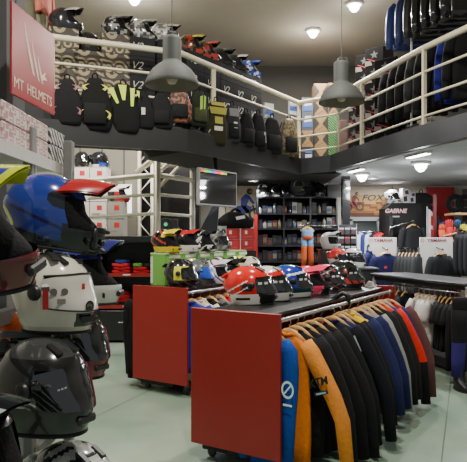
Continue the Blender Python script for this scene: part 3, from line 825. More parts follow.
m = MB(); m.tube([onshell(a, .066 - .006 * abs(a) / 70, 1.03) for a in range(-62, 63, 6)], .0035, S(40, 40, 40), 6); m.build('visor_seal', 'matte', t, True); m = MB(); m.tube([onshell(a, -.052 + .012 * (abs(a) / 64) ** 2, 1.028) for a in range(-62, 63, 6)], .003, S(40, 40, 40), 6); m.build('visor_seal', 'matte', t, True)
c = onshell(-50, .118, 1.0)
m = MB(); m.box(c + Vector((0, 0, .012)), (.075, .03, .012), S(44, 44, 42), Matrix.Rotation(math.radians(-20), 3, 'Z') @ Matrix.Rotation(math.radians(24), 3, 'Y'), .005); m.build('side_top_vent', 'satin', t)
# black chin-piece trim of the blue motocross helmet and its red chin frame
t = OBJ['motocross_helmet']
m = MB(); P_ = lambda a, z, k=1.02: Vector(hsurf(math.radians(a), z, .078, k)) + Vector((0, 0, .125))
m.tube([P_(-28, -.03, 1.05), P_(0, -.035, 1.08), P_(28, -.03, 1.05)], .010, S(24, 24, 26), 8); m.tube([P_(-28, -.1, 1.03), P_(0, -.105, 1.06), P_(28, -.1, 1.03)], .010, S(24, 24, 26), 8)
m.tube([P_(-28, -.03, 1.05), P_(-28, -.1, 1.03)], .010, S(24, 24, 26), 8); m.build('chin_grille_frame', 'satin', t, True)
# black helmet: faint ring on the side and small white maker's marks
t = OBJ['full_face_helmet']
for k, (a, z) in enumerate([(-34, .012), (-30, .014), (-26, .016)]):
    q = math.radians(a); rt = Vector((-math.sin(q), math.cos(q), 0)); nn = Vector((math.cos(q), math.sin(q), 0)); c = Vector(hsurf(q, z, .035, 1.06)) * 1.14 + Vector((.003, 0, .1425)) + nn * .004
    m = MB(); m.face([c - rt * .004 + Vector((0, 0, -.003)), c + rt * .004 + Vector((0, 0, -.002)), c + rt * .004 + Vector((0, 0, .004)), c - rt * .004 + Vector((0, 0, .003))], S(170, 176, 172)); m.build('white_mark', 'ink', t)

# helmets nearer still, cut by the left edge, and ones behind
def dark_mx(x, y, z, a):
    for (a0, z0) in ((-78, .035), (-84, -.055)):
        if ((a - a0) / 24) ** 2 + ((z - z0) / .022) ** 2 < 1: return S(64, 64, 62) if math.sin(a * 1.2) * math.sin(z * 500) > .5 else S(140, 140, 134)
    if a > -52 and z < .03: return S(96, 30, 34) if a > -46 else S(60, 26, 28)
    return S(26, 25, 26)
def striped(x, y, z, a): return S(190, 196, 194) if math.sin((z * 1.2 + x * .6) * 75) > .72 else S(24, 26, 28)
arm((-.735, 1.52), 'round bracket under the dark motocross helmet at the left edge', 1.475)
helmet('motocross_helmet', 'dark motocross helmet with a yellow, red and blue peak cut by the left edge', (-.735, 1.52, 1.475), math.radians(-10), 'mx', 2, 1.15, dark_mx,
       peak=lambda u, v: (S(208, 216, 50) if (u > -.2 or -.62 < u < -.52 or v > .9) else (S(62, 70, 160) if u > -.52 else S(214, 62, 58))), group='helmets at the left edge', under='same', tilt=(.30, 0))
arm((-.68, 1.45), 'round bracket under the striped black helmet in the bottom left corner', .93)
helmet('motocross_helmet', 'black helmet with pale stripes in the bottom left corner', (-.69, 1.45, .93), math.radians(-30), 'mx', 2, 1.1, striped, peak=lambda u, v: S(180, 190, 190) if abs(u) > .5 else S(30, 34, 36), group='helmets at the left edge')
for (nm, lab, px, Y, z, yw, kd, pf, pk, sc) in [
  ('motocross_helmet', 'helmet with a blue and white peak poking out behind the white modular one', 72, 2.62, 1.30, -6, 'mx', lambda x, y, z, a: S(40, 46, 110) if z > 0 else S(210, 208, 202), lambda u, v: S(214, 212, 208) if u > .55 else S(40, 46, 118), 1.05),
  ('full_face_helmet', 'black and dark red helmet in the shade behind the black one', 74, 2.62, .985, -36, 'road', lambda x, y, z, a: S(130, 40, 44) if x > .03 and z < 0 else S(30, 30, 31), None, 1.1),
  ('full_face_helmet', 'orange and black helmet half hidden by the rack upright', 16, 2.35, 1.045, -20, 'road', lambda x, y, z, a: S(214, 92, 36) if z > 0.02 else S(26, 26, 28), None, 1.0),
  ('full_face_helmet', 'pale helmet with black trim lowest on the rack', 72, 2.0, .60, -30, 'road', splinter(S(196, 198, 192), S(40, 42, 44), S(176, 178, 174), .4), None, 1.1)]:
    p = at(px, 236, Y)
    arm((p.x, Y), 'round bracket under the ' + lab.replace('helmet ', '').replace(' the ', ' '), z)
    helmet(nm, lab, (p.x, Y, z), math.radians(yw), kd, 1, sc, pf, peak=pk, group='helmets at the back of the near rack')

# printed cartons on the rack's top shelf
zt = FLOOR + 2.0125
for k in range(4):
    y = 1.72 + k * .27
    for r in range(2):
        carton('helmet_box', ['pink and white printed box on the rack shelf, bottom row', 'pink and white printed box on the rack shelf, top row'][r] + ', %s from the camera' % ['first', 'second', 'third', 'fourth'][k], (-1.0, y, zt + r * .077), (.3, .255, .075), 0, S(200, 190, 188), 'pinkprint', 'printed boxes on the rack shelf')
for r in range(2):
    carton('helmet_box', ['lower', 'upper'][r] + ' black and white checked box at the far end of the rack shelf', (-.985, 2.79, zt + r * .077), (.28, .22, .075), 0, WHITE, 'zebra', 'checked boxes on the rack shelf')
# sign with the helmet maker's mark
sg = thing('shop_sign', 'red square sign with white slash marks hanging above the rack', 'sign', (-1.16, 3.36, 2.36), 0)
a_, c_ = Vector((-1.19, 3.10, 0)), Vector((-1.135, 3.66, 0)); rt = (c_ - a_).normalized(); nn = Vector((rt.y, -rt.x, 0)); ctr = (a_ + c_) / 2
Mx = Matrix((rt, nn, Vector((0, 0, 1)))).transposed()
m = MB(); m.box((ctr.x + 1.16, ctr.y - 3.36, .25), (.565, .012, .50), S(152, 40, 46), Mx, .002); m.build('panel', 'satin', sg)
m = MB()
def sp(u, v): return Vector((ctr.x + 1.16, ctr.y - 3.36, 0)) + rt * u + nn * .0075 + Vector((0, 0, v))
for (u0, v0, u1, v1, w_) in [(-.14, .44, -.03, .175, .036), (-.045, .37, .04, .16, .032), (.035, .30, .09, .155, .028)]:
    pts = []
    for k in range(9):
        f = k / 8; u = u0 + (u1 - u0) * f ** 1.5; v = v0 + (v1 - v0) * f; pts.append((u, v, w_ * (.06 + .94 * math.sin(min(1, f * 1.25 + .05) * PI / 2) if f < .85 else .75 * w_ / w_)))
    for k in range(8):
        (ua, va, wa), (ub, vb, wb) = pts[k], pts[k + 1]
        m.face([sp(ua, va), sp(ua + wa, va - wa * .3), sp(ub + wb, vb - wb * .3), sp(ub, vb)], S(224, 206, 190))
m.face([sp(.09, .20), sp(.15, .235), sp(.13, .205), sp(.17, .19), sp(.10, .175)], S(224, 206, 190))
m.build('slash_logo', 'ink', sg)
lettering('MT', .085, S(224, 206, 190), sg, sp(-.205, .07), rt, (0, 0, 1)); lettering('HELMETS', .085, S(224, 206, 190), sg, sp(.065, .07), rt, (0, 0, 1))
for s_ in (-.24, .24):
    q = MB(); p = sp(s_, .5); q.tube([p, p + Vector((0, 0, 2.14))], .003, S(120, 120, 120), 5); q.build('hanging_wire', 'metal', sg)
m = MB(); m.box((-1.52, 3.6, (CEIL + FLOOR) / 2), (.34, .3, CEIL - FLOOR), S(84, 84, 86)); struct('trim_5', m, 'plaster')

# ================================================================== PENDANT LAMPS
def pendant(label, px, py, Y, rim):
    p = at(px, py, Y)
    t = thing('pendant_lamp', label, 'lamp', (p.x, p.y, p.z), 0, 'industrial pendant lamps')
    R_ = rim / 2; SH = S(62, 64, 61)
    m = MB(); prof = [(R_, 0), (R_ * 1.01, .008), (R_ * .97, .035), (R_ * .86, .085), (R_ * .70, .13), (R_ * .50, .165), (R_ * .36, .185), (R_ * .345, .20), (R_ * .345, .36), (R_ * .31, .385), (R_ * .12, .395), (0, .395)]
    inner = [(r * .97 - .004 if r > .02 else r, z - .003) for r, z in prof[1:9]][::-1]
    m.lathe(prof, SH, 36); m.build('shade', 'matte', t, True)
    m = MB(); m.lathe([(R_ * .985, .001)] + [(r * .965, z + .001) for r, z in prof[2:7]] + [(R_ * .3, .2), (0, .2)], S(118, 112, 98), 36); m.build('inner_reflector', 'paintwork', t, True)
    m = MB(); m.lathe([(0, .015), (.03, .02), (.045, .05), (.04, .09), (.022, .13), (.02, .19)], S(190, 180, 158), 16); m.build('bulb', 'satin', t, True)
    m = MB(); m.lathe([(R_ * .2, .39), (R_ * .2, .41), (R_ * .12, .425), (.0, .43)], S(60, 60, 60), 12)
    for k in range(3): m.box((R_ * .2 * math.cos(k * 2.1), R_ * .2 * math.sin(k * 2.1), .41), (.02, .02, .03), S(70, 70, 70))
    m.build('cap', 'satin', t)
    m = MB(); m.tube([(0, 0, .42), (0, 0, CEIL - p.z)], .004, S(70, 70, 70), 6); m.build('cord', 'matte', t)
pendant('grey industrial pendant lamp at the left, before the curved railing', 172, 86, 4.55, .425)
pendant('grey industrial pendant lamp at the right, before the tan boxes', 341.5, 103, 5.45, .425)

# ================================================================== LEFT BACK: panels, cabinet, white tubes
m = MB(); m.box(((XL - 1.55) / 2, 9.75, (CEIL + FLOOR) / 2), (XL + 1.55 if XL > -1.55 else -1.55 - XL, .1, CEIL - FLOOR), S(132, 128, 116)); struct('wall_partition', m, 'plaster')
m = MB()
for px in (80, 102, 124): p = at(px, 150, 9.69); m.box((p.x, 9.695, 2.6), (.018, .012, 2.4), S(70, 66, 60))
struct('trim_6', m, 'matte')
cb = thing('shelf_cabinet', 'black open cabinet with red shelf edges and a drawer behind the gondolas', 'cabinet', (-1.8, 9.3, FLOOR))
H = 1.60 - FLOOR
m = MB(); m.box((0, 0, H - .05), (1.22, .6, .10), S(26, 26, 27), None, .005); m.build('top', 'satin', cb)
for x in (-.59, -.30, .58): 
    m = MB(); m.box((x, 0, (H - .1) / 2), (.03, .58, H - .1), S(24, 24, 25)); m.build('side', 'satin', cb)
m = MB(); m.box((0, .28, (H - .1) / 2), (1.18, .02, H - .1), S(20, 20, 21)); m.build('back', 'satin', cb)
m = MB(); m.box((-.445, -.285, (H - .1) / 2), (.27, .015, H - .12), S(28, 28, 29)); m.build('door', 'satin', cb)
for z in (.995, .50):
    m = MB(); m.box((.14, -.01, z - FLOOR), (.85, .56, .03), S(30, 28, 28)); sh_ = m.build('shelf', 'satin', cb)
    m = MB(); m.box((.14, -.295, z - FLOOR), (.85, .012, .055), S(158, 36, 36)); m.build('red_edge', 'satin', sh_)
    m = MB(); m.box((.14, -.303, z - FLOOR + .004), (.12, .003, .022), S(220, 216, 206)); m.build('price_tag', 'ink', sh_)
m = MB(); m.box((.14, -.285, .27), (.84, .03, .46), S(30, 30, 31), None, .005); dr = m.build('drawer', 'satin', cb)
m = MB(); m.tube([(.02, -.30, .32), (.02, -.33, .32), (.22, -.33, .32), (.22, -.30, .32)], .008, CHROME, 6); m.build('handle', 'metal', dr)
def folded(label, px0, px1, z, Y, col, h=.05):
    p, q = at(px0, 236, Y), at(px1, 236, Y); w = q.x - p.x
    m = MB(); rings = []
    for j in range(5):
        f = j / 4; rings.append([((w / 2 + .012 * math.sin(5 * f + 2 * k)) * math.copysign(abs(math.cos(2 * PI * k / 20)) ** .35, math.cos(2 * PI * k / 20)) * (.93 + .07 * math.sin(PI * f)), .15 * math.copysign(abs(math.sin(2 * PI * k / 20)) ** .35, math.sin(2 * PI * k / 20)) + .006 * math.sin(k * 2 + j), h * f) for k in range(20)])
    m.loft(rings, col); o = m.build('folded_shirt', 'fabric', None, True, ((p.x + q.x) / 2, Y, z))
    tag(o, label, 'shirt', 'folded clothes in the black cabinet')
z = 1.011
for i, (a, c, dz, col, lab) in enumerate([(113, 132, 0, S(186, 32, 44), 'red folded shirt at the bottom left of the upper cabinet shelf'), (114, 132, .055, S(176, 30, 42), 'red folded shirt, second up on the left of the upper cabinet shelf'),
   (113, 131, .11, S(196, 44, 54), 'red folded shirt, third up on the left of the upper cabinet shelf'), (116, 130, .165, S(44, 62, 130), 'blue folded shirt on the red pile of the upper cabinet shelf'),
   (134, 152, 0, S(180, 30, 42), 'red folded shirt at the right of the upper cabinet shelf'), (134, 150, .055, S(170, 30, 40), 'red folded shirt, second at the right of the upper cabinet shelf'), (134, 144, .11, S(84, 150, 60), 'green folded shirt on the right pile of the upper cabinet shelf'), (145, 154, .11, S(34, 36, 38), 'black folded shirt beside the green one')]):
    folded(lab, a, c, z + dz, 9.22, col)
z = .516
for (a, c, dz, col, lab) in [(112, 134, 0, S(40, 36, 38), 'black folded shirt lowest on the lower cabinet shelf'), (112, 134, .055, S(176, 32, 40), 'red folded shirt on the black one of the lower cabinet shelf'), (113, 132, .11, S(190, 40, 48), 'red folded shirt third up on the lower cabinet shelf'), (113, 130, .165, S(170, 30, 40), 'red folded shirt on top of the lower cabinet shelf'), (136, 152, 0, S(150, 34, 38), 'red folded shirt at the right of the lower cabinet shelf')]:
    folded(lab, a, c, z + dz, 9.22, col)
def redmark(t, w, d, h):
    sticker(t, 'red_logo', [(-.02, -d / 2 - .002, h * .5), (.06, -d / 2 - .002, h * .5), (.06, -d / 2 - .002, h * .78), (-.02, -d / 2 - .002, h * .78)], S(196, 36, 44))
    sticker(t, 'grey_text', [(-.10, -d / 2 - .002, h * .25), (.03, -d / 2 - .002, h * .25), (.03, -d / 2 - .002, h * .32), (-.10, -d / 2 - .002, h * .32)], S(140, 136, 130))
ordn = ['bottom', 'second', 'third', 'topmost']
for ci, (px, rows, nm) in enumerate([(83.5, 4, 'left'), (100.5, 4, 'middle'), (117.5, 2, 'right')]):
    for r in range(rows):
        p = at(px, 236, 9.28)
        carton('helmet_box', 'white helmet box with a small red logo, %s of the %s stack on the cabinet' % (ordn[r], nm), (p.x, 9.28, 1.60 + r * .272), (.262, .32, .27), 0, S(214, 208, 198) if ci < 2 else S(150, 146, 138), 'card', 'white helmet boxes on the black cabinet', redmark)
lit = thing('lit_panel', 'glowing white panel with a red mark on the wall behind the white boxes', 'sign', (at(125, 197, 9.685).x, 9.684, 1.98))
m = MB(); m.box((0, 0, .23), (.22, .03, .5), S(240, 240, 235), None, .003); m.build('face', 'glow_soft', lit)
sticker(lit, 'red_mark', [(-.10, -.017, .0), (.02, -.017, .0), (.04, -.017, .12), (-.10, -.017, .14)], S(210, 60, 70))
for (px, Y, z, lab, pf, kd, yw) in [(82, 9.28, 2.69, 'black helmet on the left stack of white boxes', lambda x, y, z, a: S(26, 26, 28), 'road', -60), (99, 9.28, 2.69, 'black helmet with a blue and white chin on the middle stack of white boxes', lambda x, y, z, a: S(40, 70, 150) if x > .06 and z < -.02 else (S(210, 210, 210) if z < -.08 else S(26, 28, 34)), 'road', -20), (117, 9.28, 2.144, 'white, black and red helmet on the right stack of boxes', lambda x, y, z, a: S(214, 208, 200) if z > .03 else (S(170, 36, 44) if x > 0 else S(32, 32, 34)), 'mx', -10)]:
    p = at(px, 236, Y)
    helmet('motocross_helmet' if kd == 'mx' else 'full_face_helmet', lab, (p.x, Y, z), math.radians(yw), kd, 1, 1.0, pf, peak=lambda u, v: S(216, 210, 200), group='helmets over the white boxes')

# white tubular stair frame
sf = thing('stair_frame', 'white tubular stair landing rails and diagonal struts under the upper floor', 'stair frame', (0, 0, FLOOR))
WT = S(222, 216, 196)
def wt(nm, pts, r):
    m = MB(); m.tube([(p.x, p.y, p.z - FLOOR) for p in pts], r, WT, 10); m.build(nm, 'paintwork', sf, True)
YC = 8.0
wt('post', [Vector((at(157.5, 0, YC).x, YC, FLOOR)), Vector((at(157.5, 0, YC).x, YC, 3.2))], .043)
wt('post', [Vector((at(192.5, 0, 8.55).x, 8.55, FLOOR)), Vector((at(192.5, 0, 8.55).x, 8.55, 2.72))], .038)
for (yl, ym, yr, r) in ((181, 175, 180.5, .036), (198.5, 194.5, 197.5, .023), (217, 213.5, 216, .023)):
    wt('guard_rail', [at(88, yl, 8.3), at(157.5, ym, YC), at(192.5, yr, 8.55)], r)
wt('strut', [at(137, 172, 8.2), at(158, 156, 8.05)], .038)
wt('strut', [at(159, 172, 8.1), at(184, 150, 8.5)], .028); wt('strut', [at(160, 186, 8.1), at(194, 152, 8.5)], .028)
wt('strut', [at(193, 168, 8.6), at(206, 152, 8.6)], .026); wt('strut', [at(211, 170, 8.8), at(221, 158, 8.8)], .022); wt('strut', [at(224, 172, 9.0), at(234, 160, 9.0)], .022)
for px in (139, 152): wt('lattice_upright', [Vector((at(px, 0, 9.7).x, 9.7, FLOOR)), Vector((at(px, 0, 9.7).x, 9.7, 3.3))], .026)
for k in range(9):
    y0, y1 = 148 + k * 15, 163 + k * 15; a, c = (139, 152) if k % 2 else (152, 139)
    wt('lattice_brace', [at(a, y0, 9.7), at(c, y1, 9.7)], .011)
# equipment behind the stair frame
m = MB(); m.box((at(160, 0, 10.9).x, 10.9, 1.4), (1.5, .4, 2.9), S(26, 26, 27)); sb = m.build('storage_cupboard', 'satin', None); tag(sb, 'tall black cupboard in the dark behind the stair rails', 'cupboard')
spk = thing('loudspeaker', 'black loudspeaker with a green glowing ring behind the stair rails', 'speaker', (at(167, 0, 10.2).x, 10.2, FLOOR))
m = MB(); m.box((0, 0, .98), (.42, .36, 1.96), S(30, 30, 31), None, .01); m.build('cabinet', 'satin', spk)
for z, r in ((1.86 - .0, .11), (1.45, .13)):
    m = MB(); m.lathe([(r, 0), (r * .95, .012), (r * .8, .004), (r * .3, -.03), (0, -.02)], S(18, 18, 19), 24, (0, -.182, z), Matrix.Rotation(PI / 2, 3, 'X')); m.build('driver', 'matte', spk, True)
m = MB(); m.lathe([(.03, 0), (.034, .006), (.026, .008), (.0, .004)], S(40, 130, 90), 16, (0, -.19, 1.86), Matrix.Rotation(PI / 2, 3, 'X')); m.build('green_ring', 'glow_soft', spk)
p = at(170, 160, 9.9)
ac = thing('air_conditioner', 'cream wall air conditioner behind the diagonal struts', 'air conditioner', (p.x, p.y, p.z))
m = MB(); m.box((0, 0, 0), (.36, .2, .25), S(196, 188, 162), None, .02); m.build('casing', 'satin', ac)
m = MB()
for k in range(3): m.box((0, -.101, -.06 - k * .018), (.3, .004, .008), S(110, 104, 92))
m.build('air_slots', 'matte', ac)

# ================================================================== TV on its tapered stand
A_, C_ = at(197.5, 167.5, 7.05), at(235.5, 172.5, 7.68); A_.z = C_.z = 0
rt = (C_ - A_).normalized(); nn = Vector((rt.y, -rt.x, 0)); ctr = (A_ + C_) / 2; Mx = Matrix((rt, nn, Vector((0, 0, 1)))).transposed()
tv = thing('television', 'flat television with a rainbow strip along the top of its dark screen', 'television', (ctr.x, ctr.y, 2.0))
tw = (C_ - A_).length
m = MB(); m.box((0, 0, .205), (tw, .05, .46), S(150, 150, 152), Mx, .008); m.build('frame', 'satin', tv)
m = MB(); q = lambda u, v: rt * u + nn * .027 + Vector((0, 0, v)); m.face([q(-tw * .475, .0), q(tw * .475, .0), q(tw * .475, .415), q(-tw * .475, .415)], S(24, 23, 24)); m.build('screen', 'dark_glass', tv)
m = MB(); cl = [S(210, 90, 30), S(120, 190, 40), S(50, 170, 130), S(70, 110, 200), S(200, 50, 150), S(230, 60, 70), S(230, 170, 40), S(120, 170, 60)]
q2 = lambda u, v: rt * u + nn * .029 + Vector((0, 0, v))
for k, c in enumerate(cl): m.face([q2(tw * (-.47 + k * .085), .385), q2(tw * (-.47 + k * .085 + .085), .385), q2(tw * (-.47 + k * .085 + .085), .412), q2(tw * (-.47 + k * .085), .412)], c)
m.build('rainbow_strip', 'glow_soft', tv)
m = MB(); m.tube([-nn * .02 + Vector((0, 0, .43)), -nn * .04 + Vector((0, 0, .62))], .025, S(40, 40, 42), 8); m.build('ceiling_bracket', 'metal', tv)
st = thing('slanted_stand', 'tall slate grey wedge-shaped stand under the television', 'stand', (at(210, 0, 8.2).x, 8.2, FLOOR))
def wedge(pts, d0, d1, col):
    m = MB(); n = len(pts); m.raw([(x, d0, z) for x, z in pts] + [(x, d1, z) for x, z in pts], [tuple(range(n)), tuple(range(2 * n - 1, n - 1, -1))] + [(i, (i + 1) % n, (i + 1) % n + n, i + n) for i in range(n)], col); return m
o_ = at(210, 0, 8.2)
def wp(px, py): p = at(px, py, 8.2); return (p.x - o_.x, p.z - FLOOR)
wedge([wp(213, 206), wp(219, 206), wp(216.5, 244), wp(216.5, 320), wp(190, 320), wp(194, 242)], -.1, .1, S(88, 92, 104)).build('wedge', 'satin', st)
m = MB(); m.box((wp(205, 0)[0], 0, .01), (.5, .4, .02), S(60, 62, 70)); m.build('foot', 'satin', st)
# ================================================================== UPPER FLOOR, LEFT: stacked boxes, helmets, hung bags
def topy(px, py, x, y): return EYE + (HY - py) * y / FPX
cols = []
# (px of column centre, rows, pattern, top helmet)
BW = .33
spec = [(63, 5, 'maze'), (87, 4, 'maze'), (114, 5, 'maze'), (139, 5, 'v2'), (163, 5, 'v2'), (187, 5, 'v2'), (204, 5, 'v2'), (220, 5, 'v2'), (234, 5, 'v2'), (247, 5, 'v2')]
words = ['first', 'second', 'third', 'fourth', 'fifth', 'sixth', 'seventh', 'eighth', 'ninth', 'tenth']
colpos = []
BH = .232
def v2mark(t, w, d, h):
    lettering('V2', .13, S(196, 192, 182), t, (-.06, -d / 2 - .002, h * .5), (1, 0, 0), (0, 0, 1), shear=.35, bold=-.001)
for i, (px, rows, kind) in enumerate(spec):
    x, y, hd = railhit(px, .42, range(0, 3))
    colpos.append((x, y, hd))
    for r in range(rows):
        nm = ('tan and black maze-patterned helmet box' if kind == 'maze' else 'dark grey helmet box marked V2')
        lab = '%s, %s column behind the left railing, %s up' % (nm, words[i], ['lowest', 'second', 'third', 'fourth', 'fifth'][r])
        vis = kind == 'v2' and r >= 2
        carton('helmet_box', lab, (x, y, SLAB1 + r * (BH + .001)), (BW if i < 5 else .36, .30, BH), hd, S(48, 49, 51) if kind == 'v2' else S(90, 84, 70), 'card_dark' if kind == 'v2' else 'maze',
               'maze-patterned helmet boxes upstairs' if kind == 'maze' else 'V2 helmet boxes upstairs', v2mark if vis else None, lid=False)
def mezz_helmet(ci, rows, lab, kd, pf, pk, yw, dx=0., sc=1.0, hi=0):
    x, y, hd = colpos[ci]
    helmet('motocross_helmet' if kd == 'mx' else 'full_face_helmet', lab, (x + dx * math.cos(hd), y + dx * math.sin(hd), SLAB1 + rows * (BH + .001)), hd + math.radians(yw), kd, hi, sc, pf, peak=pk, group='helmets on top of the upstairs boxes')
dk = lambda x, y, z, a: S(34, 34, 36)
mezz_helmet(0, 5, 'dark helmet with a white peak on the leftmost maze boxes', 'mx', lambda x, y, z, a: S(40, 42, 46), lambda u, v: S(216, 214, 210), -20, 0, 1.05, 1)
mezz_helmet(1, 4, 'black helmet in the gap of the lower second box column', 'road', dk, None, -40, 0, 1.0)
mezz_helmet(2, 5, 'black and grey helmet on the third box column upstairs', 'mx', splinter(S(150, 150, 150), S(30, 30, 30), S(52, 52, 54), 1.), lambda u, v: S(60, 60, 62), -20)
mezz_helmet(3, 5, 'grey camouflage helmet on the fourth box column upstairs', 'mx', splinter(S(190, 188, 184), S(70, 70, 70), S(110, 110, 108), 2.), lambda u, v: S(150, 150, 148), -15)
mezz_helmet(4, 5, 'white and grey helmet beside the left pendant lamp', 'mx', splinter(S(216, 212, 204), S(120, 118, 112), S(190, 186, 178), .4), lambda u, v: S(214, 206, 186), -40)
mezz_helmet(5, 5, 'black helmet with a yellow peak upstairs', 'mx', splinter(S(190, 60, 50), S(40, 40, 40), S(90, 80, 40), 1.4), lambda u, v: S(226, 214, 50), -50, .04)
mezz_helmet(6, 5, 'helmet with a red peak next to the yellow-peaked one upstairs', 'mx', splinter(S(200, 60, 60), S(50, 46, 46), S(120, 90, 70), .1), lambda u, v: S(206, 70, 70), -50)
mezz_helmet(7, 5, 'dark helmet without bright colours between the red and white peaks upstairs', 'mx', dk, lambda u, v: S(60, 60, 60), -50)
mezz_helmet(8, 5, 'black helmet with a white peak near the far end of the railing', 'mx', dk, lambda u, v: S(206, 204, 196), -50)
mezz_helmet(9, 5, 'blue and white helmet farthest along the upstairs boxes', 'mx', splinter(S(200, 206, 214), S(40, 60, 150), S(44, 70, 170), .9), lambda u, v: S(56, 84, 190), -50)

def ymarks(c):
    out = []
    for sx in (-1, 1):
        for (z0, z1, x0, x1) in ((.12, .2, .16, .34), (.62, .74, .30, .44)):
            for e in (0, .05):
                out.append(('reflective_mark', [(sx * (x0 + e), z0 + e * .4), (sx * (x0 + e + .04), z0 + e * .4), (sx * (x1 + .02), (z0 + z1) / 2 + e * .4), (sx * (x1 - .03), (z0 + z1) / 2 + e * .4)], c))
                out.append(('reflective_mark', [(sx * (x1 - .03), (z0 + z1) / 2 + e * .4), (sx * (x1 + .02), (z0 + z1) / 2 + e * .4), (sx * (x0 + .08 + e), z1 + e * .4 + .02), (sx * (x0 + .04 + e), z1 + e * .4 + .02)], c))
    return out
neon = [('neon_stripe', [(-.14, .02), (.10, .02), (.06, .34), (-.02, .34)], S(196, 222, 50)), ('neon_stripe', [(-.46, .10), (-.28, .08), (-.12, .40), (-.18, .42)], S(196, 222, 50)), ('neon_stripe', [(.2, .08), (.34, .08), (.30, .46), (.22, .46)], S(196, 222, 50)), ('neon_stripe', [(.40, .12), (.48, .14), (.46, .28), (.40, .2)], S(196, 222, 50))]
whitetag = [('white_tag', [(-.08, .42), (.08, .42), (.08, .62), (-.08, .62)], S(200, 196, 186))]
monster = [('green_mark', [(.0, .15), (.14, .12), (.06, .5), (-.06, .55)], S(140, 176, 60)), ('green_mark', [(.2, .1), (.3, .14), (.2, .5), (.12, .52)], S(140, 176, 60))]
olive = [('olive_panel', [(-.36, .02), (.36, .02), (.3, .10), (-.3, .10)], S(168, 156, 70)), ('olive_panel', [(-.42, .14), (.42, .14), (.36, .30), (-.36, .30)], S(150, 146, 60)), ('olive_panel', [(-.18, .36), (.2, .36), (.2, .52), (-.18, .52)], S(168, 160, 80)), ('white_label', [(-.2, .58), (.2, .58), (.2, .68), (-.2, .68)], S(214, 210, 200))]
greys = [('grey_panel', [(-.3, .08), (.3, .08), (.3, .3), (-.3, .3)], S(110, 112, 116)), ('white_label', [(-.06, .45), (.16, .45), (.16, .62), (-.06, .62)], S(214, 214, 214))]
stripe = [('white_stripe', [(.18, .5), (.26, .5), (.34, .78), (.22, .8)], S(190, 190, 190))]
bags = [
 (67, 80, 124, .30, S(30, 29, 31), 'black back protector with pink marks, leftmost on the railing', 'back_protector', ymarks(S(150, 100, 110)), 'fabric', None),
 (95, 79, 130, .34, S(24, 25, 25), 'black rucksack with yellow hexagon marks on the railing', 'rucksack', ymarks(S(206, 200, 80)), 'fabric', None),
 (123, 85, 132, .34, S(25, 26, 26), 'black rucksack with neon yellow stripes on the railing', 'rucksack', neon, 'fabric', None),
 (143, 94, 128, .24, S(28, 29, 30), 'black pouch with a white tag just right of the neon rucksack', 'pouch', whitetag, 'fabric', None),
 (161, 94, 128, .26, S(30, 31, 32), 'plain black rucksack below the left pendant lamp', 'rucksack', None, 'fabric', None),
 (179, 88, 122, .27, S(70, 50, 40), 'red-brown camouflage bag under the left pendant lamp', 'rucksack', None, 'redcamo', None),
 (198, 92, 126, .24, S(36, 40, 32), 'black bag with green scratch marks and pale edge', 'rucksack', monster, 'fabric', S(60, 66, 44)),
 (216, 102, 144, .27, S(48, 46, 30), 'olive yellow and black rucksack with a white label beside the post', 'rucksack', olive, 'fabric', S(70, 66, 34)),
 (232, 106, 142, .22, S(46, 47, 50), 'black and grey rucksack right of the olive one', 'rucksack', greys, 'fabric', None),
 (246, 113, 146, .23, S(28, 28, 30), 'plain black bag between the grey rucksack and the white-striped one', 'rucksack', None, 'fabric', None),
 (258, 114, 150, .24, S(26, 27, 28), 'black bag with one white stripe on the railing', 'rucksack', stripe, 'fabric', None),
 (272, 118, 153, .32, S(30, 31, 33), 'wide black bag below the blue and white packet', 'rucksack', None, 'fabric', None),
 (289, 119, 156, .30, S(96, 88, 62), 'olive camouflage bag nearest the corner post', 'rucksack', None, 'olivecamo', None),
]
for (px, y0, y1, w, col, lab, nm, marks, mt, pcol) in bags:
    x, y, hd = railhit(px, -.13, range(0, 3))
    z0, z1 = topy(px, y0, x, y), topy(px, y1, x, y)
    backpack(nm, lab, 'bag', (x, y, z0), hd * .55, (w * 1.12, .13, (z0 - z1) * 1.03), col, marks, 'bags hung along the left railing', mt, pocket=(nm == 'rucksack' and marks not in (neon, olive)), pcol=pcol or (S(30, 31, 32)))
for (px, py, lab) in ((268.5, 112, 'blue and white packet standing behind the wide black bag'), (293, 108, 'blue and white packet behind the olive camouflage bag')):
    x, y, hd = railhit(px, .12, range(0, 3)); z = topy(px, py + 7, x, y)
    carton('packet', lab, (x, y, z), (.17, .05, .24), hd * .6, S(206, 210, 216), 'card', 'blue and white packets upstairs', lambda t, w, d, h: sticker(t, 'blue_band', [(-w * .5, -d / 2 - .002, h * .25), (w * .5, -d / 2 - .002, h * .25), (w * .5, -d / 2 - .002, h * .6), (-w * .5, -d / 2 - .002, h * .55)], S(70, 96, 176)))
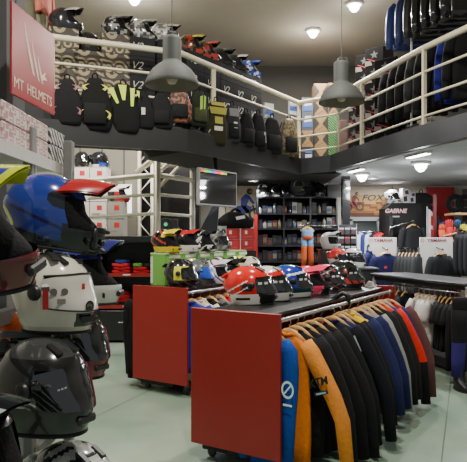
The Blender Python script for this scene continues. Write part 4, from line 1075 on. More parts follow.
# shoes along the toe rail
for i, px in enumerate((68, 80, 98, 112, 134, 146, 160, 172, 196, 206)):
    x, y, hd = railhit(px, -.085, range(0, 3))
    t = thing('riding_shoe', 'dark riding shoe with a pale stripe, %s from left under the bags' % words[i], 'shoe', (x, y, SLAB1 + .02), hd, 'shoes on the ledge under the bags')
    m = MB(); m.loft([[((.13 - .02 * j) * math.cos(2 * PI * k / 14) - .01 * j, .042 * math.sin(2 * PI * k / 14) * (1 - .06 * j), .02 + .022 * j) for k in range(14)] for j in range(4)] +
       [[(.045 * math.cos(2 * PI * k / 14) - .065, .036 * math.sin(2 * PI * k / 14), .12 + .03 * j) for k in range(14)] for j in range(2)], S(34, 34, 36)); m.build('upper', 'fabric', t, True)
    m = MB(); m.loft([[(.135 * math.cos(2 * PI * k / 14), .046 * math.sin(2 * PI * k / 14), .02 * j) for k in range(14)] for j in range(2)], S(60, 60, 60)); m.build('sole', 'matte', t)
    sticker(t, 'pale_stripe', [(-.02, -.046, .03), (.0, -.046, .03), (.05, -.044, .08), (.02, -.044, .08)], S(150, 150, 150))

# garments hung above the sign, far left
for (px, top, bot, lab, col, w) in ((20, -40, 26, 'olive grey trousers hanging above the red sign, left', S(126, 126, 106), .16), (33, -40, 30, 'olive grey trousers hanging above the red sign, right', S(134, 132, 110), .15)):
    x, y, hd = railhit(px, .5, range(0, 3)); z0 = topy(px, top, x, y); z1 = topy(px, bot, x, y)
    trousers('trousers', lab, 'trousers', (x, y, z0), hd, lambda f, c=col: c, z0 - z1, 'trousers hanging upstairs', w)
x, y, hd = railhit(44, .55, range(0, 3)); z0 = topy(44, -30, x, y)
garment('jacket', 'salmon pink jacket hanging beside the olive trousers upstairs', 'jacket', (x, y, z0), hd + 1.2, S(206, 120, 104), length=.55, splay=(0, 0))
x0, y0, hd = railhit(14, .5, range(0, 3)); x1, y1, hd = railhit(52, .55, range(0, 3))
hr = thing('hanging_rail', 'wall rail carrying the trousers above the red sign', 'rail', (x0, y0, z0))
m = MB(); m.tube([(0, 0, .03), (x1 - x0, y1 - y0, .03)], .012, CHROME); m.build('tube', 'metal', hr, True)
m = MB(); m.tube([((x1 - x0) * .4, (y1 - y0) * .4, .03), ((x1 - x0) * .4, (y1 - y0) * .4, CEIL - z0)], .008, CHROME); m.build('drop_rod', 'metal', hr, True)

# ================================================================== UPPER FLOOR, RIGHT
def hourglass(t, w, d, h):
    y = -d / 2 - .002
    for s_, nm in ((-1, 'black_notch'), (1, 'black_notch')):
        sticker(t, nm, [(s_ * w * .5, y, h * .96), (s_ * w * .12, y, h * .52), (s_ * w * .12, y, h * .46), (s_ * w * .5, y, h * .1)], S(44, 40, 36))
    sticker(t, 'diagonal_print', [(-w * .3, y - .001, h * .1), (-w * .22, y - .001, h * .1), (w * .2, y - .001, h * .3), (w * .12, y - .001, h * .3)], S(80, 66, 48))
def bluewhite(t, w, d, h):
    y = -d / 2 - .002
    sticker(t, 'white_print', [(-w * .3, y, h * .5), (w * .35, y, h * .5), (w * .3, y, h * .9), (-w * .2, y, h * .9)], S(206, 210, 214))
    sticker(t, 'blue_print', [(-w * .4, y - .001, h * .2), (w * .4, y - .001, h * .2), (w * .36, y - .001, h * .58), (-w * .3, y - .001, h * .5)], S(60, 92, 160))
def bluelines(t, w, d, h):
    y = -d / 2 - .002
    sticker(t, 'white_print', [(-w * .2, y, h * .18), (w * .36, y, h * .18), (w * .36, y, h * .55), (-w * .2, y, h * .55)], S(196, 204, 210))
    sticker(t, 'blue_print', [(-w * .2, y, h * .62), (w * .36, y, h * .62), (w * .36, y, h * .75), (-w * .2, y, h * .75)], S(70, 100, 170))
def colstack(px0, px1, Y, rows, base_z, hgt, yaw=0., dep=.3):
    a, c = at(px0, 236, Y), at(px1, 236, Y)
    for r, (lab, col, mat, dec, nm) in enumerate(rows):
        if lab: carton(nm, lab, ((a.x + c.x) / 2, Y, base_z + r * (hgt + .001)), (c.x - a.x - .006, dep, hgt), yaw, col, mat, 'boxes stacked at the corner of the upper floor', dec, lid=False)
TC = S(150, 118, 76)
colstack(300.5, 312.5, 9.95, [('dark box with blue and white print at the foot of the corner stack', S(40, 46, 60), 'card', bluelines, 'parts_box'), ('tan box with black notches, low beside the corner post', TC, 'card', hourglass, 'parts_box'), ('blue and white printed box above the low tan one by the corner post', S(70, 76, 86), 'card', bluewhite, 'parts_box'), ('blue and white printed box topping the stack by the corner post', S(80, 84, 92), 'card', bluewhite, 'parts_box')], SLAB1, .275)
colstack(312.8, 326.5, 9.98, [('tan box with black notches at the foot of the five-high tan stack', TC, 'card', hourglass, 'parts_box'), ('tan box with black notches, second up the five-high tan stack', TC, 'card', hourglass, 'parts_box'), ('tan box with black notches, third up the five-high tan stack', TC, 'card', hourglass, 'parts_box'), ('tan box with black notches, fourth up the five-high tan stack', TC, 'card', hourglass, 'parts_box'), ('tan box with black notches on top of the five-high tan stack', TC, 'card', hourglass, 'parts_box')], SLAB1, .27)
colstack(326.8, 337.5, 9.95, [('green and black striped box lowest behind the right pendant lamp', S(40, 60, 40), 'greenstripe', None, 'parts_box'), ('green and black striped box, second behind the right pendant lamp', S(40, 60, 40), 'greenstripe', None, 'parts_box'), ('green and black striped box, third behind the right pendant lamp', S(40, 60, 40), 'greenstripe', None, 'parts_box'), ('tan box on the green striped stack behind the lamp', TC, 'card', hourglass, 'parts_box'), ('tan box topping the green striped stack behind the lamp', TC, 'card', hourglass, 'parts_box')], SLAB1, .27)
colstack(338.5, 356.5, 9.6, [('wide red-brown box at the floor right of the green stripes', S(98, 76, 72), 'card', None, 'parts_box'), ('wide red-brown box upon the other right of the green stripes', S(104, 80, 76), 'card', None, 'parts_box')], SLAB1, .33)
def starred(t, w, d, h):
    y = -d / 2 - .002
    pts = []
    for k in range(10):
        r = (.26 if k % 2 == 0 else .11) * h; q = PI / 2 + k * PI / 5; pts.append((r * math.cos(q) * 1.1, y, h * .58 + r * math.sin(q)))
    m = MB()
    for k in range(10): m.face([(0, y, h * .58), pts[k], pts[(k + 1) % 10]], S(70, 70, 72))
    m.build('star_print', 'ink', t)
    sticker(t, 'red_stripe', [(-w * .44, y - .001, h * .42), (-w * .34, y - .001, h * .42), (w * .30, y - .001, h * .10), (w * .2, y - .001, h * .06)], S(140, 34, 40))
    sticker(t, 'white_corner', [(-w * .5, y - .001, h * .0), (-w * .1, y - .001, h * .0), (-w * .2, y - .001, h * .26), (-w * .5, y - .001, h * .3)], S(120, 112, 108))
# black star boxes: three columns, then one short one
cn = ['left', 'middle', 'right']
for c, (px, off, rows) in enumerate([(369.5, .40, 6), (379.5, .40, 6), (390.5, .40, 5)]):
    x, y, hd = railhit(px, off, range(3, 9))
    for r in range(rows):
        carton('helmet_box', 'black helmet box with a star and red stripe, %s column, %s from the floor' % (cn[c], ['first', 'second', 'third', 'fourth', 'fifth', 'sixth'][r]),
               (x, y, SLAB1 + r * .252), (.30 if c < 2 else .34, .30, .25), hd + .55, S(24, 23, 23), 'card_dark', 'black star-marked helmet boxes upstairs', starred, lid=False)
x, y, hd = railhit(360, .42, range(3, 9))
for r in range(4):
    carton('helmet_box', 'grey-black helmet box at the left edge of the star boxes, %s up' % ['lowest', 'second', 'third', 'topmost'][r], (x, y + .1, SLAB1 + r * .252), (.2, .28, .25), hd + .55, S(34, 31, 30), 'card_dark', 'narrow boxes beside the star boxes', starred, lid=False)
# clothes rail with bagged jackets
def along(px, off): x, y, hd = railhit(px, off, range(3, 9)); return Vector((x, y, 0)), hd
pA, hA = along(404, .5); pB, hB = along(478, .5)
rr = thing('clothes_rail', 'tall upstairs clothes rail with a thin vertical pole at the right', 'clothes rail', (pA.x, pA.y, SLAB1))
d = pB - pA
for z in (1.22, 2.08): m = MB(); m.tube([(0, 0, z), (d.x, d.y, z)], .014, SILVER); m.build('crossbar', 'metal', rr, True)
pp, _ = along(411.5, .36); m = MB(); m.tube([(pp.x - pA.x, pp.y - pA.y, 0), (pp.x - pA.x, pp.y - pA.y, CEIL - SLAB1)], .016, S(206, 206, 206)); m.build('pole', 'satin', rr, True)
m = MB(); m.tube([(d.x, d.y, 0), (d.x, d.y, CEIL - SLAB1)], .016, S(206, 206, 206)); m.build('pole', 'satin', rr, True)
up = [(409, S(40, 56, 118), 'satin', 'blue jacket in shiny plastic, leftmost on the upper crossbar'), (419, S(44, 56, 104), 'satin', 'second blue bagged jacket on the upper crossbar'), (428, S(44, 46, 48), 'satin', 'grey bagged jacket on the upper crossbar'), (437, S(34, 34, 36), 'gloss', 'black bagged jacket right of the grey one on the upper crossbar'), (447, S(30, 31, 33), 'gloss', 'black bagged jacket, second on the upper crossbar'), (457, S(36, 36, 38), 'gloss', 'black bagged jacket, third on the upper crossbar'), (467, S(30, 30, 32), 'gloss', 'black bagged jacket at the right edge of the upper crossbar')]
for (px, col, fin, lab) in up:
    p, hd = along(px, .5); garment('bagged_jacket', lab, 'jacket', (p.x, p.y, SLAB1 + 2.06), hd + 1.2, col, length=.74, splay=(.0, .0), fin=fin, group='bagged jackets on the upper crossbar')
lo = [(402, S(40, 40, 42), 'dark jacket leftmost on the lower crossbar, beside the star boxes'), (411, S(34, 34, 36), 'black jacket behind the thin pole on the lower crossbar'), (420, S(30, 31, 33), 'black jacket left of the grey one on the lower crossbar'), (430, S(56, 56, 58), 'grey jacket on the lower crossbar'), (440, S(36, 36, 38), 'black jacket right of the grey one on the lower crossbar'), (450, S(30, 30, 33), 'black jacket left of the blue one on the lower crossbar'), (462, S(36, 38, 120), 'bright blue jacket on the lower crossbar'), (470, S(30, 30, 32), 'black jacket at the right edge of the lower crossbar')]
for (px, col, lab) in lo:
    p, hd = along(px, .5); garment('jacket', lab, 'jacket', (p.x, p.y, SLAB1 + 1.20), hd + 1.2, col, length=.86, splay=(.02, .04), group='jackets on the lower crossbar upstairs')
for i, (px, w, h, col) in enumerate([(400, .34, .10, S(120, 118, 112)), (418, .40, .12, S(70, 68, 66)), (432, .30, .16, S(130, 126, 118))]):
    p, hd = along(px, .18); carton('flat_box', ['pale', 'dark grey', 'beige'][i] + ' flat box on the floor behind the right railing', (p.x, p.y, SLAB1), (w, .22, h), hd, col, 'card', 'flat boxes behind the right railing', lambda t, w, d, h: sticker(t, 'paper_label', [(-w * .3, -d / 2 - .002, h * .3), (w * .1, -d / 2 - .002, h * .3), (w * .1, -d / 2 - .002, h * .8), (-w * .3, -d / 2 - .002, h * .8)], S(190, 186, 178)))
# ================================================================== BLACK TABLE ON THE RIGHT WITH CLOTHES UNDER IT
TA, TB = Vector((1.94, 8.3, 0)), Vector((2.60, 6.50, 0)); TL = (TB - TA); tl = TL.length; tu = TL / tl; tn = Vector((-tu.y, tu.x, 0))   # tn points away from the aisle
if tn.x < 0: tn = -tn
tyaw = math.atan2(tu.y, tu.x)
tb = thing('clothes_table', 'long black-topped table on pale legs with clothes hung beneath', 'table', (TA.x, TA.y, FLOOR), tyaw)
sgn = 1 if Vector((-tu.y, tu.x, 0)).dot(tn) > 0 else -1
TH = 1.07 - FLOOR; DP = .62
m = MB(); m.box((tl / 2, sgn * DP / 2, TH - .02), (tl, DP, .04), S(46, 46, 48), None, .012); m.build('table_top', 'satin', tb)
m = MB(); m.box((tl / 2, sgn * DP / 2, TH - .065), (tl - .1, DP - .1, .05), S(30, 30, 31)); m.build('apron', 'satin', tb)
for (x, y) in ((.04, .06), (tl - .04, .06), (.04, DP - .06), (tl - .04, DP - .06)):
    m = MB(); m.tube([(x, sgn * y, 0), (x, sgn * y, TH - .04)], .024, S(150, 146, 136), 12); m.build('leg', 'satin', tb, True)
m = MB(); m.tube([(.04, sgn * .1, TH - .13), (tl - .04, sgn * .1, TH - .13)], .013, CHROME); m.build('hanging_rail', 'metal', tb, True)
m = MB(); m.box((tl / 2, sgn * (DP / 2 + .1), .10), (tl - .12, DP - .24, .12), S(34, 33, 33), None, .01)
m.build('base', 'satin', tb)
for k in range(3): m = MB(); m.box((.55 + k * .5, sgn * .197, .12), (.2, .006, .03), S(176, 172, 164)); m.build('white_strip', 'ink', tb)
items = [(0.55, 'tshirt', 'dark grey shirt at the left end under the black table', S(58, 58, 60)), (0.70, 'tshirt', 'black shirt second from the left under the black table', S(34, 34, 36)), (0.98, 'tshirt', 'white T-shirt, leftmost white one under the table', S(206, 198, 192)), (1.08, 'tshirt', 'white T-shirt, second white one under the table', S(196, 188, 184)), (1.18, 'tshirt', 'white T-shirt, third white one under the table', S(212, 204, 198)), (1.28, 'tshirt', 'white T-shirt with a grey hem, last white one under the table', S(186, 180, 176)),
         (1.39, 'tshirt', 'black T-shirt directly right of the white ones', S(26, 26, 28)), (1.47, 'tshirt', 'black T-shirt, second right of the white ones', S(30, 30, 31)), (1.55, 'tshirt', 'black T-shirt, third right of the white ones', S(25, 25, 27)), (1.63, 'tshirt', 'black T-shirt, fourth right of the white ones', S(31, 31, 33)), (1.72, 'jacket', 'long black jacket under the right part of the table', S(26, 26, 28)), (1.81, 'jacket', 'black jacket with white lettering near the pale table leg', S(25, 25, 27))]
for (s_, nm, lab, col) in items:
    p = TA + tu * s_ + tn * .1; rz = math.atan2(tn.y, tn.x) + math.radians(28 + R.uniform(-8, 8)) + PI * 0
    z = 1.07 - .13 - .026
    hanger('wooden coat hanger holding the ' + lab.split(' under')[0].split(' with')[0].split(',')[0] + (' ' + lab.split(',')[1].strip().split(' under')[0] if ',' in lab else ''), (p.x, p.y, z), rz, 'wooden hangers under the black table', w=.17)
    long_ = .84 if nm == 'jacket' else (.66 if 'white' in lab.lower() else .72)
    OBJ[lab] = garment('t_shirt' if nm == 'tshirt' else 'jacket', lab, 'shirt' if nm == 'tshirt' else 'jacket', (p.x, p.y, z), rz, col, length=long_, short=(nm == 'tshirt'), group='clothes under the black table', thick=.85, splay=(.05, .05), swidth=.95)
p = TB - tu * .02 - tn * .16 + Vector((.10, -.16, 0))
def suit(f): return S(26, 26, 28) if f < .42 else (S(112, 104, 84) if f < .54 else S(52, 44, 110))
hgs = thing('hook_arm', 'short chrome arm holding the purple riding trousers at the table end', 'hook', (TB.x, TB.y, 1.02), 0)
m = MB(); m.tube([(0, 0, 0), (p.x - TB.x, p.y - TB.y, 0), (p.x - TB.x, p.y - TB.y, -.06)], .008, CHROME); m.build('rod', 'metal', hgs, True)
trousers('riding_trousers', 'black and purple riding trousers with a grey chevron at the table end', 'trousers', (p.x, p.y, 1.0), .25, suit, .92, None, .19)
for k in range(2):
    t = thing('boot', ['left', 'right'][k] + ' black boot on the floor below the purple trousers', 'boot', (p.x - .11 + k * .22, p.y - .02, FLOOR), -1.4, 'black boots by the table end')
    m = MB(); m.loft([[(.055 * math.cos(2 * PI * j / 14), .05 * math.sin(2 * PI * j / 14), .30 - .05 * i) for j in range(14)] for i in range(4)] + [[(.06 * math.cos(2 * PI * j / 14) + .01, .052 * math.sin(2 * PI * j / 14), .1) for j in range(14)], [(.12 * math.cos(2 * PI * j / 14) + .06, .05 * math.sin(2 * PI * j / 14), .06) for j in range(14)], [(.13 * math.cos(2 * PI * j / 14) + .06, .052 * math.sin(2 * PI * j / 14), .015) for j in range(14)]], S(28, 28, 29)); m.build('upper', 'satin', t, True)
    m = MB(); m.loft([[(.132 * math.cos(2 * PI * j / 14) + .06, .055 * math.sin(2 * PI * j / 14), z) for j in range(14)] for z in (0, .015)], S(50, 50, 50)); m.build('sole', 'matte', t)

# small counter behind the near gondola with two helmets
ct = thing('display_counter', 'black display counter behind the far end of the near gondola', 'counter', (at(345, 0, 8.6).x, 8.75, FLOOR))
m = MB(); m.box((0, 0, 1.16 / 2), (.9, .5, 1.16), S(26, 26, 27), None, .006); m.build('body', 'satin', ct)
m = MB(); m.box((0, 0, 1.175), (.96, .54, .03), S(40, 40, 42), None, .004); m.build('top', 'satin', ct)
zc = FLOOR + 1.19
for (px, lab, pf, yw) in ((338, 'red and white helmet on the counter behind the black-red one', lambda x, y, z, a: S(190, 50, 50) if z > 0 else S(206, 200, 198), -40), (353, 'black and white open-looking helmet on the counter', lambda x, y, z, a: S(210, 208, 204) if (z > .08 or z < -.05) else S(28, 28, 30), -30)):
    p = at(px, 236, 8.7); helmet('full_face_helmet', lab, (p.x, 8.7, zc), math.radians(yw), 'road', 1, 1.1, pf, group='helmets on the small counter')

# ================================================================== BACK: jacket displays with boards
def display(px0, px1, Y, lab, ytop=237.5):
    a, c = at(px0, ytop, Y), at(px1, ytop, Y); w = c.x - a.x; cx = (a.x + c.x) / 2; zt = a.z
    t = thing('jacket_display', lab, 'display stand', (cx, Y, FLOOR), 0, 'white-boarded jacket displays')
    m = MB(); m.box((0, 0, zt - FLOOR - .29), (w, .03, .58), S(206, 204, 196), None, .004); bd = m.build('board', 'card', t)
    y = -.018
    lettering('YAMAHA', .076, S(126, 18, 44), t, (w * .02, y, zt - FLOOR - .05), (1, 0, 0), (0, 0, 1), bold=.0016)
    m = MB(); cx2 = -w * .42; cz = zt - FLOOR - .05
    for k in range(20):
        q0, q1 = 2 * PI * k / 20, 2 * PI * (k + 1) / 20
        m.face([(cx2 + r * math.cos(q), y, cz + r * math.sin(q)) for r, q in ((.028, q0), (.028, q1), (.022, q1), (.022, q0))], S(150, 34, 60))
    m.build('emblem_ring', 'ink', t)
    m = MB()
    for k in range(3): q = PI / 2 + k * 2 * PI / 3; m.face([(cx2 + .003 * math.sin(q), y, cz - .003 * math.cos(q)), (cx2 + .022 * math.cos(q), y, cz + .022 * math.sin(q)), (cx2 - .003 * math.sin(q), y, cz + .003 * math.cos(q))], S(150, 34, 60))
    m.build('emblem_forks', 'ink', t)
    for s_ in (-1, 1):
        m = MB(); m.tube([(s_ * w * .42, .03, 0), (s_ * w * .42, .03, zt - FLOOR)], .014, S(40, 40, 42)); m.build('post', 'satin', t, True)
    m = MB(); m.box((0, 0, .03), (w + .1, .44, .06), S(30, 30, 31)); m.build('base', 'satin', t)
    m = MB(); m.tube([(0, -.015, zt - FLOOR - .16), (0, -.30, zt - FLOOR - .20)], .009, S(50, 50, 50)); m.tube([(0, -.30, zt - FLOOR - .2), (0, -.30, zt - FLOOR - .17)], .012, S(40, 40, 40)); m.build('arm', 'satin', t, True)
    return cx, zt
cx, zt = display(368.5, 396.5, 9.5, 'white board with maroon lettering behind the navy jackets')
NV = S(27, 28, 66)
for k, lab in enumerate(['navy jacket in front of the left white board', 'second navy jacket close behind, left white board']):
    hanger('wooden coat hanger for the ' + lab, (cx + .0, 9.5 - .26 + k * .1, zt - .19), .2, 'hangers on the white-boarded displays')
    g_ = garment('jacket', lab, 'jacket', (cx + .0, 9.5 - .26 + k * .1, zt - .19), .2 - k * .1, NV, length=.72, splay=(.1, .1), group='navy jackets on the left display')
    if k == 0: sticker(g_, 'red_badge', [(-.08, -.075, -.30), (-.03, -.075, -.30), (-.03, -.075, -.26), (-.08, -.075, -.26)], S(170, 40, 50)); sticker(g_, 'white_badge', [(.13, -.08, -.36), (.19, -.08, -.36), (.19, -.08, -.28), (.13, -.08, -.28)], S(190, 190, 200))
p = at(369, 0, 9.35); garment('jacket', 'navy jacket hanging left of the left white board', 'jacket', (p.x, 9.35, 1.42), 1.0, S(28, 31, 70), length=.74, splay=(.06, .06))
p = at(369, 0, 9.35); sd = thing('side_rack', 'slim black stand holding the lone navy jacket', 'stand', (p.x, 9.35, FLOOR))
m = MB(); m.tube([(0, .12, .02), (0, .12, 1.50), (0, 0, 1.52), (0, 0, 1.48)], .012, S(36, 36, 38)); m.build('pole', 'satin', sd, True)
m = MB(); m.lathe([(0, .03), (.16, .02), (.17, 0), (0, 0)], S(30, 30, 31), 20, (0, .12, 0)); m.build('base', 'satin', sd, True)
cx, zt = display(419.5, 452.5, 9.4, 'white board with maroon lettering behind the black jackets')
for k in range(4):
    lab = ['nearest black jacket in front of the right white board', 'second black jacket in front of the right white board', 'third black jacket in front of the right white board', 'black jacket closest to the right white board'][k]
    hanger('coat hanger for the ' + lab, (cx - .06 + k * .05, 9.4 - .30 + k * .08, zt - .20), .5, 'hangers on the white-boarded displays', w=.16)
    garment('jacket', lab, 'jacket', (cx - .06 + k * .05, 9.4 - .30 + k * .08, zt - .20), .6, S(34 + 6 * k, 35 + 6 * k, 37 + 6 * k), length=.76, splay=(.12, .12), group='black jackets on the right display')
# low black rack between the boards
r0, r1 = at(398, 0, 9.45), at(419, 0, 9.3)
rk2 = thing('low_clothes_rail', 'low black clothes rail between the two white boards', 'clothes rail', (r0.x, r0.y, FLOOR))
d = r1 - r0; d.z = 0
m = MB(); m.tube([(0, 0, 1.46), (d.x, d.y, 1.46)], .012, S(50, 50, 52)); m.build('crossbar', 'metal', rk2, True)
for e in (0, 1): m = MB(); m.tube([(d.x * e, d.y * e, 0), (d.x * e, d.y * e, 1.48)], .014, S(44, 44, 46)); m.build('post', 'satin', rk2, True)
for k in range(6):
    f = (k + .5) / 6; lab = 'black jacket on the low rail between the white boards, %s from the left' % words[k]
    hanger('pale wooden hanger on the low rail, %s from the left' % words[k], (r0.x + d.x * f, r0.y + d.y * f, 1.40 - .026), 1.05, 'hangers on the low rail', w=.17)
    garment('jacket', lab, 'jacket', (r0.x + d.x * f, r0.y + d.y * f, 1.40 - .026), 1.0, S(36 + 3 * k, 36 + 3 * k, 37 + 3 * k), length=.74, splay=(.08, .08), group='black jackets on the low rail')

# black booth with rounded top
bx0, bx1, BY = at(386, 0, 10.7).x, at(437, 0, 10.7).x, 10.7
bt = thing('display_booth', 'black display booth with rounded top corners and white lettering', 'booth', ((bx0 + bx1) / 2, BY, FLOOR))
bw = bx1 - bx0; bh = at(0, 203, BY).z - FLOOR
pts = [(-bw / 2, 0), (bw / 2, 0), (bw / 2, bh - .22)] + [(bw / 2 - .22 + .22 * math.cos(q), bh - .22 + .22 * math.sin(q)) for q in [PI / 2 * k / 6 for k in range(1, 6)]] + [(bw / 2 - .22, bh), (-bw / 2 + .1, bh), (-bw / 2, bh - .1)]
wedge(pts, .0, .5, S(15, 15, 16)).build('back_panel', 'matte', bt)
for s_ in (-1, 1): m = MB(); m.box((s_ * (bw / 2 - .03), -.12, (bh - .25) / 2), (.06, .24, bh - .25), S(30, 30, 31)); m.build('side_panel', 'matte', bt)
lx = at(395.5, 0, BY).x - (bx0 + bx1) / 2; lz = at(0, 211, BY).z - FLOOR
lettering('GAERNE', .105, S(190, 60, 60), bt, (lx + .002, -.004, lz - .003), (1, 0, 0), (0, 0, 1), shear=.2, bold=.006)
lettering('GAERNE', .105, S(220, 218, 214), bt, (lx, -.007, lz), (1, 0, 0), (0, 0, 1), shear=.2, bold=.001)
sticker(bt, 'pale_bar', [(lx - .07, -.005, lz - .115), (lx + .07, -.005, lz - .115), (lx + .075, -.005, lz - .09), (lx - .065, -.005, lz - .09)], S(170, 168, 164))
q = at(427.5, 226, BY - .04)
bn = thing('banner', 'narrow white banner with red blocks at the right of the black booth', 'banner', (q.x, BY - .3, at(0, 243, BY).z), 0)
m = MB(); m.face([(-.075, 0, 0), (.075, 0, 0), (.075, 0, .50), (-.075, 0, .62)], S(214, 208, 206)); m.build('cloth', 'fabric', bn)
for (z0, z1) in ((.10, .26), (.32, .50)): sticker(bn, 'red_block', [(-.03, -.003, z0), (.055, -.003, z0 - .02), (.055, -.003, z1 - .04), (-.03, -.003, z1)], S(176, 44, 56))
m = MB(); m.tube([(-.09, .01, -(at(0, 243, BY).z - FLOOR)), (-.09, .01, .66)], .01, S(190, 190, 190)); m.build('pole', 'satin', bn, True)
# arm with a suit in the booth
q0 = at(413, 222, BY - .25)
ar = thing('booth_arm', 'bent chrome arm inside the black booth', 'hook', (q0.x, BY, q0.z))
m = MB(); m.tube([(0, 0, .02), (0, -.3, .02)], .009, CHROME); m.tube([(0, -.28, .02), (-.42, -.28, -.10), (-.44, -.28, -.2)], .008, CHROME); m.build('rod', 'metal', ar, True)
hanger('tan hanger holding the black suit inside the booth', (q0.x, BY - .26, q0.z), .3, None)
garment('riding_suit', 'black riding suit hanging inside the booth', 'suit', (q0.x, BY - .26, q0.z), .3, S(38, 38, 40), length=.95, splay=(.02, .02))
# things on top of the booth
zb = FLOOR + bh
for (px, w, h, lab, col) in ((404.5, .13, .28, 'white and black printed carton on the booth, left of the small bike', S(206, 204, 202)), (411, .11, .22, 'pale carton next to the printed one on the booth', S(190, 190, 190))):
    q = at(px, 0, BY + .2); carton('carton', lab, (q.x, BY + .2, zb), (w, .2, h), 0, col, 'card', None, lambda t, w, d, h: [sticker(t, 'black_print', [(-w * .3, -d / 2 - .002, h * .1), (w * .2, -d / 2 - .002, h * .15), (w * .1, -d / 2 - .002, h * .5), (-w * .4, -d / 2 - .002, h * .42)], S(44, 44, 46)), sticker(t, 'black_print', [(-w * .1, -d / 2 - .003, h * .6), (w * .4, -d / 2 - .003, h * .6), (w * .3, -d / 2 - .003, h * .9), (-w * .2, -d / 2 - .003, h * .82)], S(60, 60, 64))])
q = at(392, 0, BY + .2); helmet('full_face_helmet', 'white and grey helmet on the left of the booth roof', (q.x, BY + .2, zb), -1.0, 'road', 1, 1.0, splinter(S(220, 220, 220), S(120, 120, 120), S(200, 200, 200), .3))
q = at(421, 0, BY + .2)
backpack('black_bag', 'black bag slumped on the right of the booth roof', 'bag', (q.x, BY + .2, zb + .2), 0, (.5, .2, .2), S(44, 44, 46), None, None, 'fabric', False)
# red panel and right shelves
q0, q1 = at(430, 0, 11.3), at(456, 0, 11.3)
m = MB(); m.box(((q0.x + q1.x) / 2, 11.45, 1.25), (q1.x - q0.x, .1, 2.62), S(176, 46, 52)); o = m.build('red_wall_panel', 'satin'); tag(o, 'plain red wall panel right of the black booth', 'panel')
sx0, SY = at(440, 0, 10.0).x, 10.0
ws = thing('wall_shelf', 'wooden shelf unit with bright gloves at the right edge of the picture', 'shelf', (4.55, SY, FLOOR))
x0 = sx0 - 4.55
for (z, xx) in ((1.98, x0 + .22), (1.52, x0)):
    m = MB(); m.box(((xx + .62) / 2, .15, z - FLOOR), (.62 - xx, .5, .04), S(190, 150, 104), None, .004); m.build('board', 'wood', ws)
m = MB(); m.tube([(x0 + .02, -.1, 1.66), (.55, .0, 2.0)], .014, S(206, 160, 120)); m.build('slanted_rail', 'wood', ws, True)
for xx in (x0 + .03, .58): m = MB(); m.box((xx, .35, 1.2), (.05, .05, 2.4), S(120, 34, 38)); m.build('upright', 'satin', ws)
m = MB(); m.box((.05, .38, 1.9), (1.0, .02, 1.2), S(60, 50, 46)); m.build('back', 'matte', ws)
gc = [(S(222, 92, 60), 'orange'), (S(60, 70, 120), 'navy'), (S(200, 60, 60), 'red'), (S(120, 190, 60), 'lime green'), (S(50, 60, 70), 'charcoal'), (S(60, 110, 170), 'blue'), (S(226, 222, 60), 'yellow'), (S(40, 44, 46), 'black')]
for k, (c, cnm) in enumerate(gc):
    px = 442 + k * 3.6; q = at(px, 228 - (k % 3) * 2, SY - .05)
    t = thing('riding_glove', '%s riding glove on the wooden shelf at the right' % cnm, 'glove', (q.x, SY - .05 + .12 * (k % 2), 1.54), R.uniform(-.6, .6), 'bright gloves on the wooden shelf'); t.scale = (1.4, 1.4, 1.25 + .2 * (k % 3))
    m = MB(); m.loft([[(.04 * s2 * math.cos(2 * PI * j / 12), .028 * math.sin(2 * PI * j / 12), z) for j in range(12)] for z, s2 in ((0, .8), (.03, .75), (.06, 1), (.13, 1.1))], c); m.build('palm', 'fabric', t, True)
    for f in range(4): m = MB(); xx = -.03 + f * .02; m.tube([(xx, 0, .12), (xx * 1.15, -.006, .17), (xx * 1.2, -.012, .20 + .012 * (f in (1, 2)))], [.012, .0115, .009], c, 6); m.build('finger', 'fabric', t, True)
    m = MB(); m.tube([(.035, 0, .06), (.06, -.01, .10), (.065, -.012, .13)], [.013, .012, .009], c, 6); m.build('thumb', 'fabric', t, True)
for k, (px, lab) in enumerate(((455, 'dark motorcycle tyre on the top wooden shelf, left'), (465, 'dark motorcycle tyre on the top wooden shelf, right'))):
    q = at(px, 0, SY + .1); t = thing('tyre', lab, 'tyre', (q.x, SY + .1, 2.0), 0, 'tyres on the top wooden shelf')
    m = MB(); n = 28
    m.tube([(.12 * math.cos(2 * PI * j / n), 0, .165 + .12 * math.sin(2 * PI * j / n)) for j in range(n + 1)], .045, S(14, 14, 15), 8, False); m.build('tread', 'fabric', t, True)
    m = MB(); m.tube([(.075 * math.cos(2 * PI * j / n), 0, .165 + .075 * math.sin(2 * PI * j / n)) for j in range(n + 1)], .010, S(60, 60, 62), 6, False); m.build('rim', 'satin', t, True)
r0, r1 = at(459, 0, 9.0), at(480, 0, 8.7)
rk3 = thing('right_clothes_rail', 'dark red posted clothes rail with black jackets at the right edge', 'clothes rail', (r0.x, r0.y, FLOOR)); d = r1 - r0; d.z = 0
m = MB(); m.tube([(0, 0, 1.74), (d.x, d.y, 1.74)], .012, S(60, 60, 62)); m.build('crossbar', 'metal', rk3, True)
for e in (0, 1): m = MB(); m.box((d.x * e, d.y * e, .88), (.05, .05, 1.76), S(90, 28, 34)); m.build('post', 'satin', rk3)
for k in range(4):
    f = (k + .6) / 4.4; garment('jacket', 'black jacket on the red-posted rail at the right edge, %s from the left' % words[k], 'jacket', (r0.x + d.x * f, r0.y + d.y * f, 1.72), .9, S(30 + 4 * k, 30 + 4 * k, 32 + 4 * k), length=.72, splay=(.06, .06), group='black jackets on the red-posted rail')

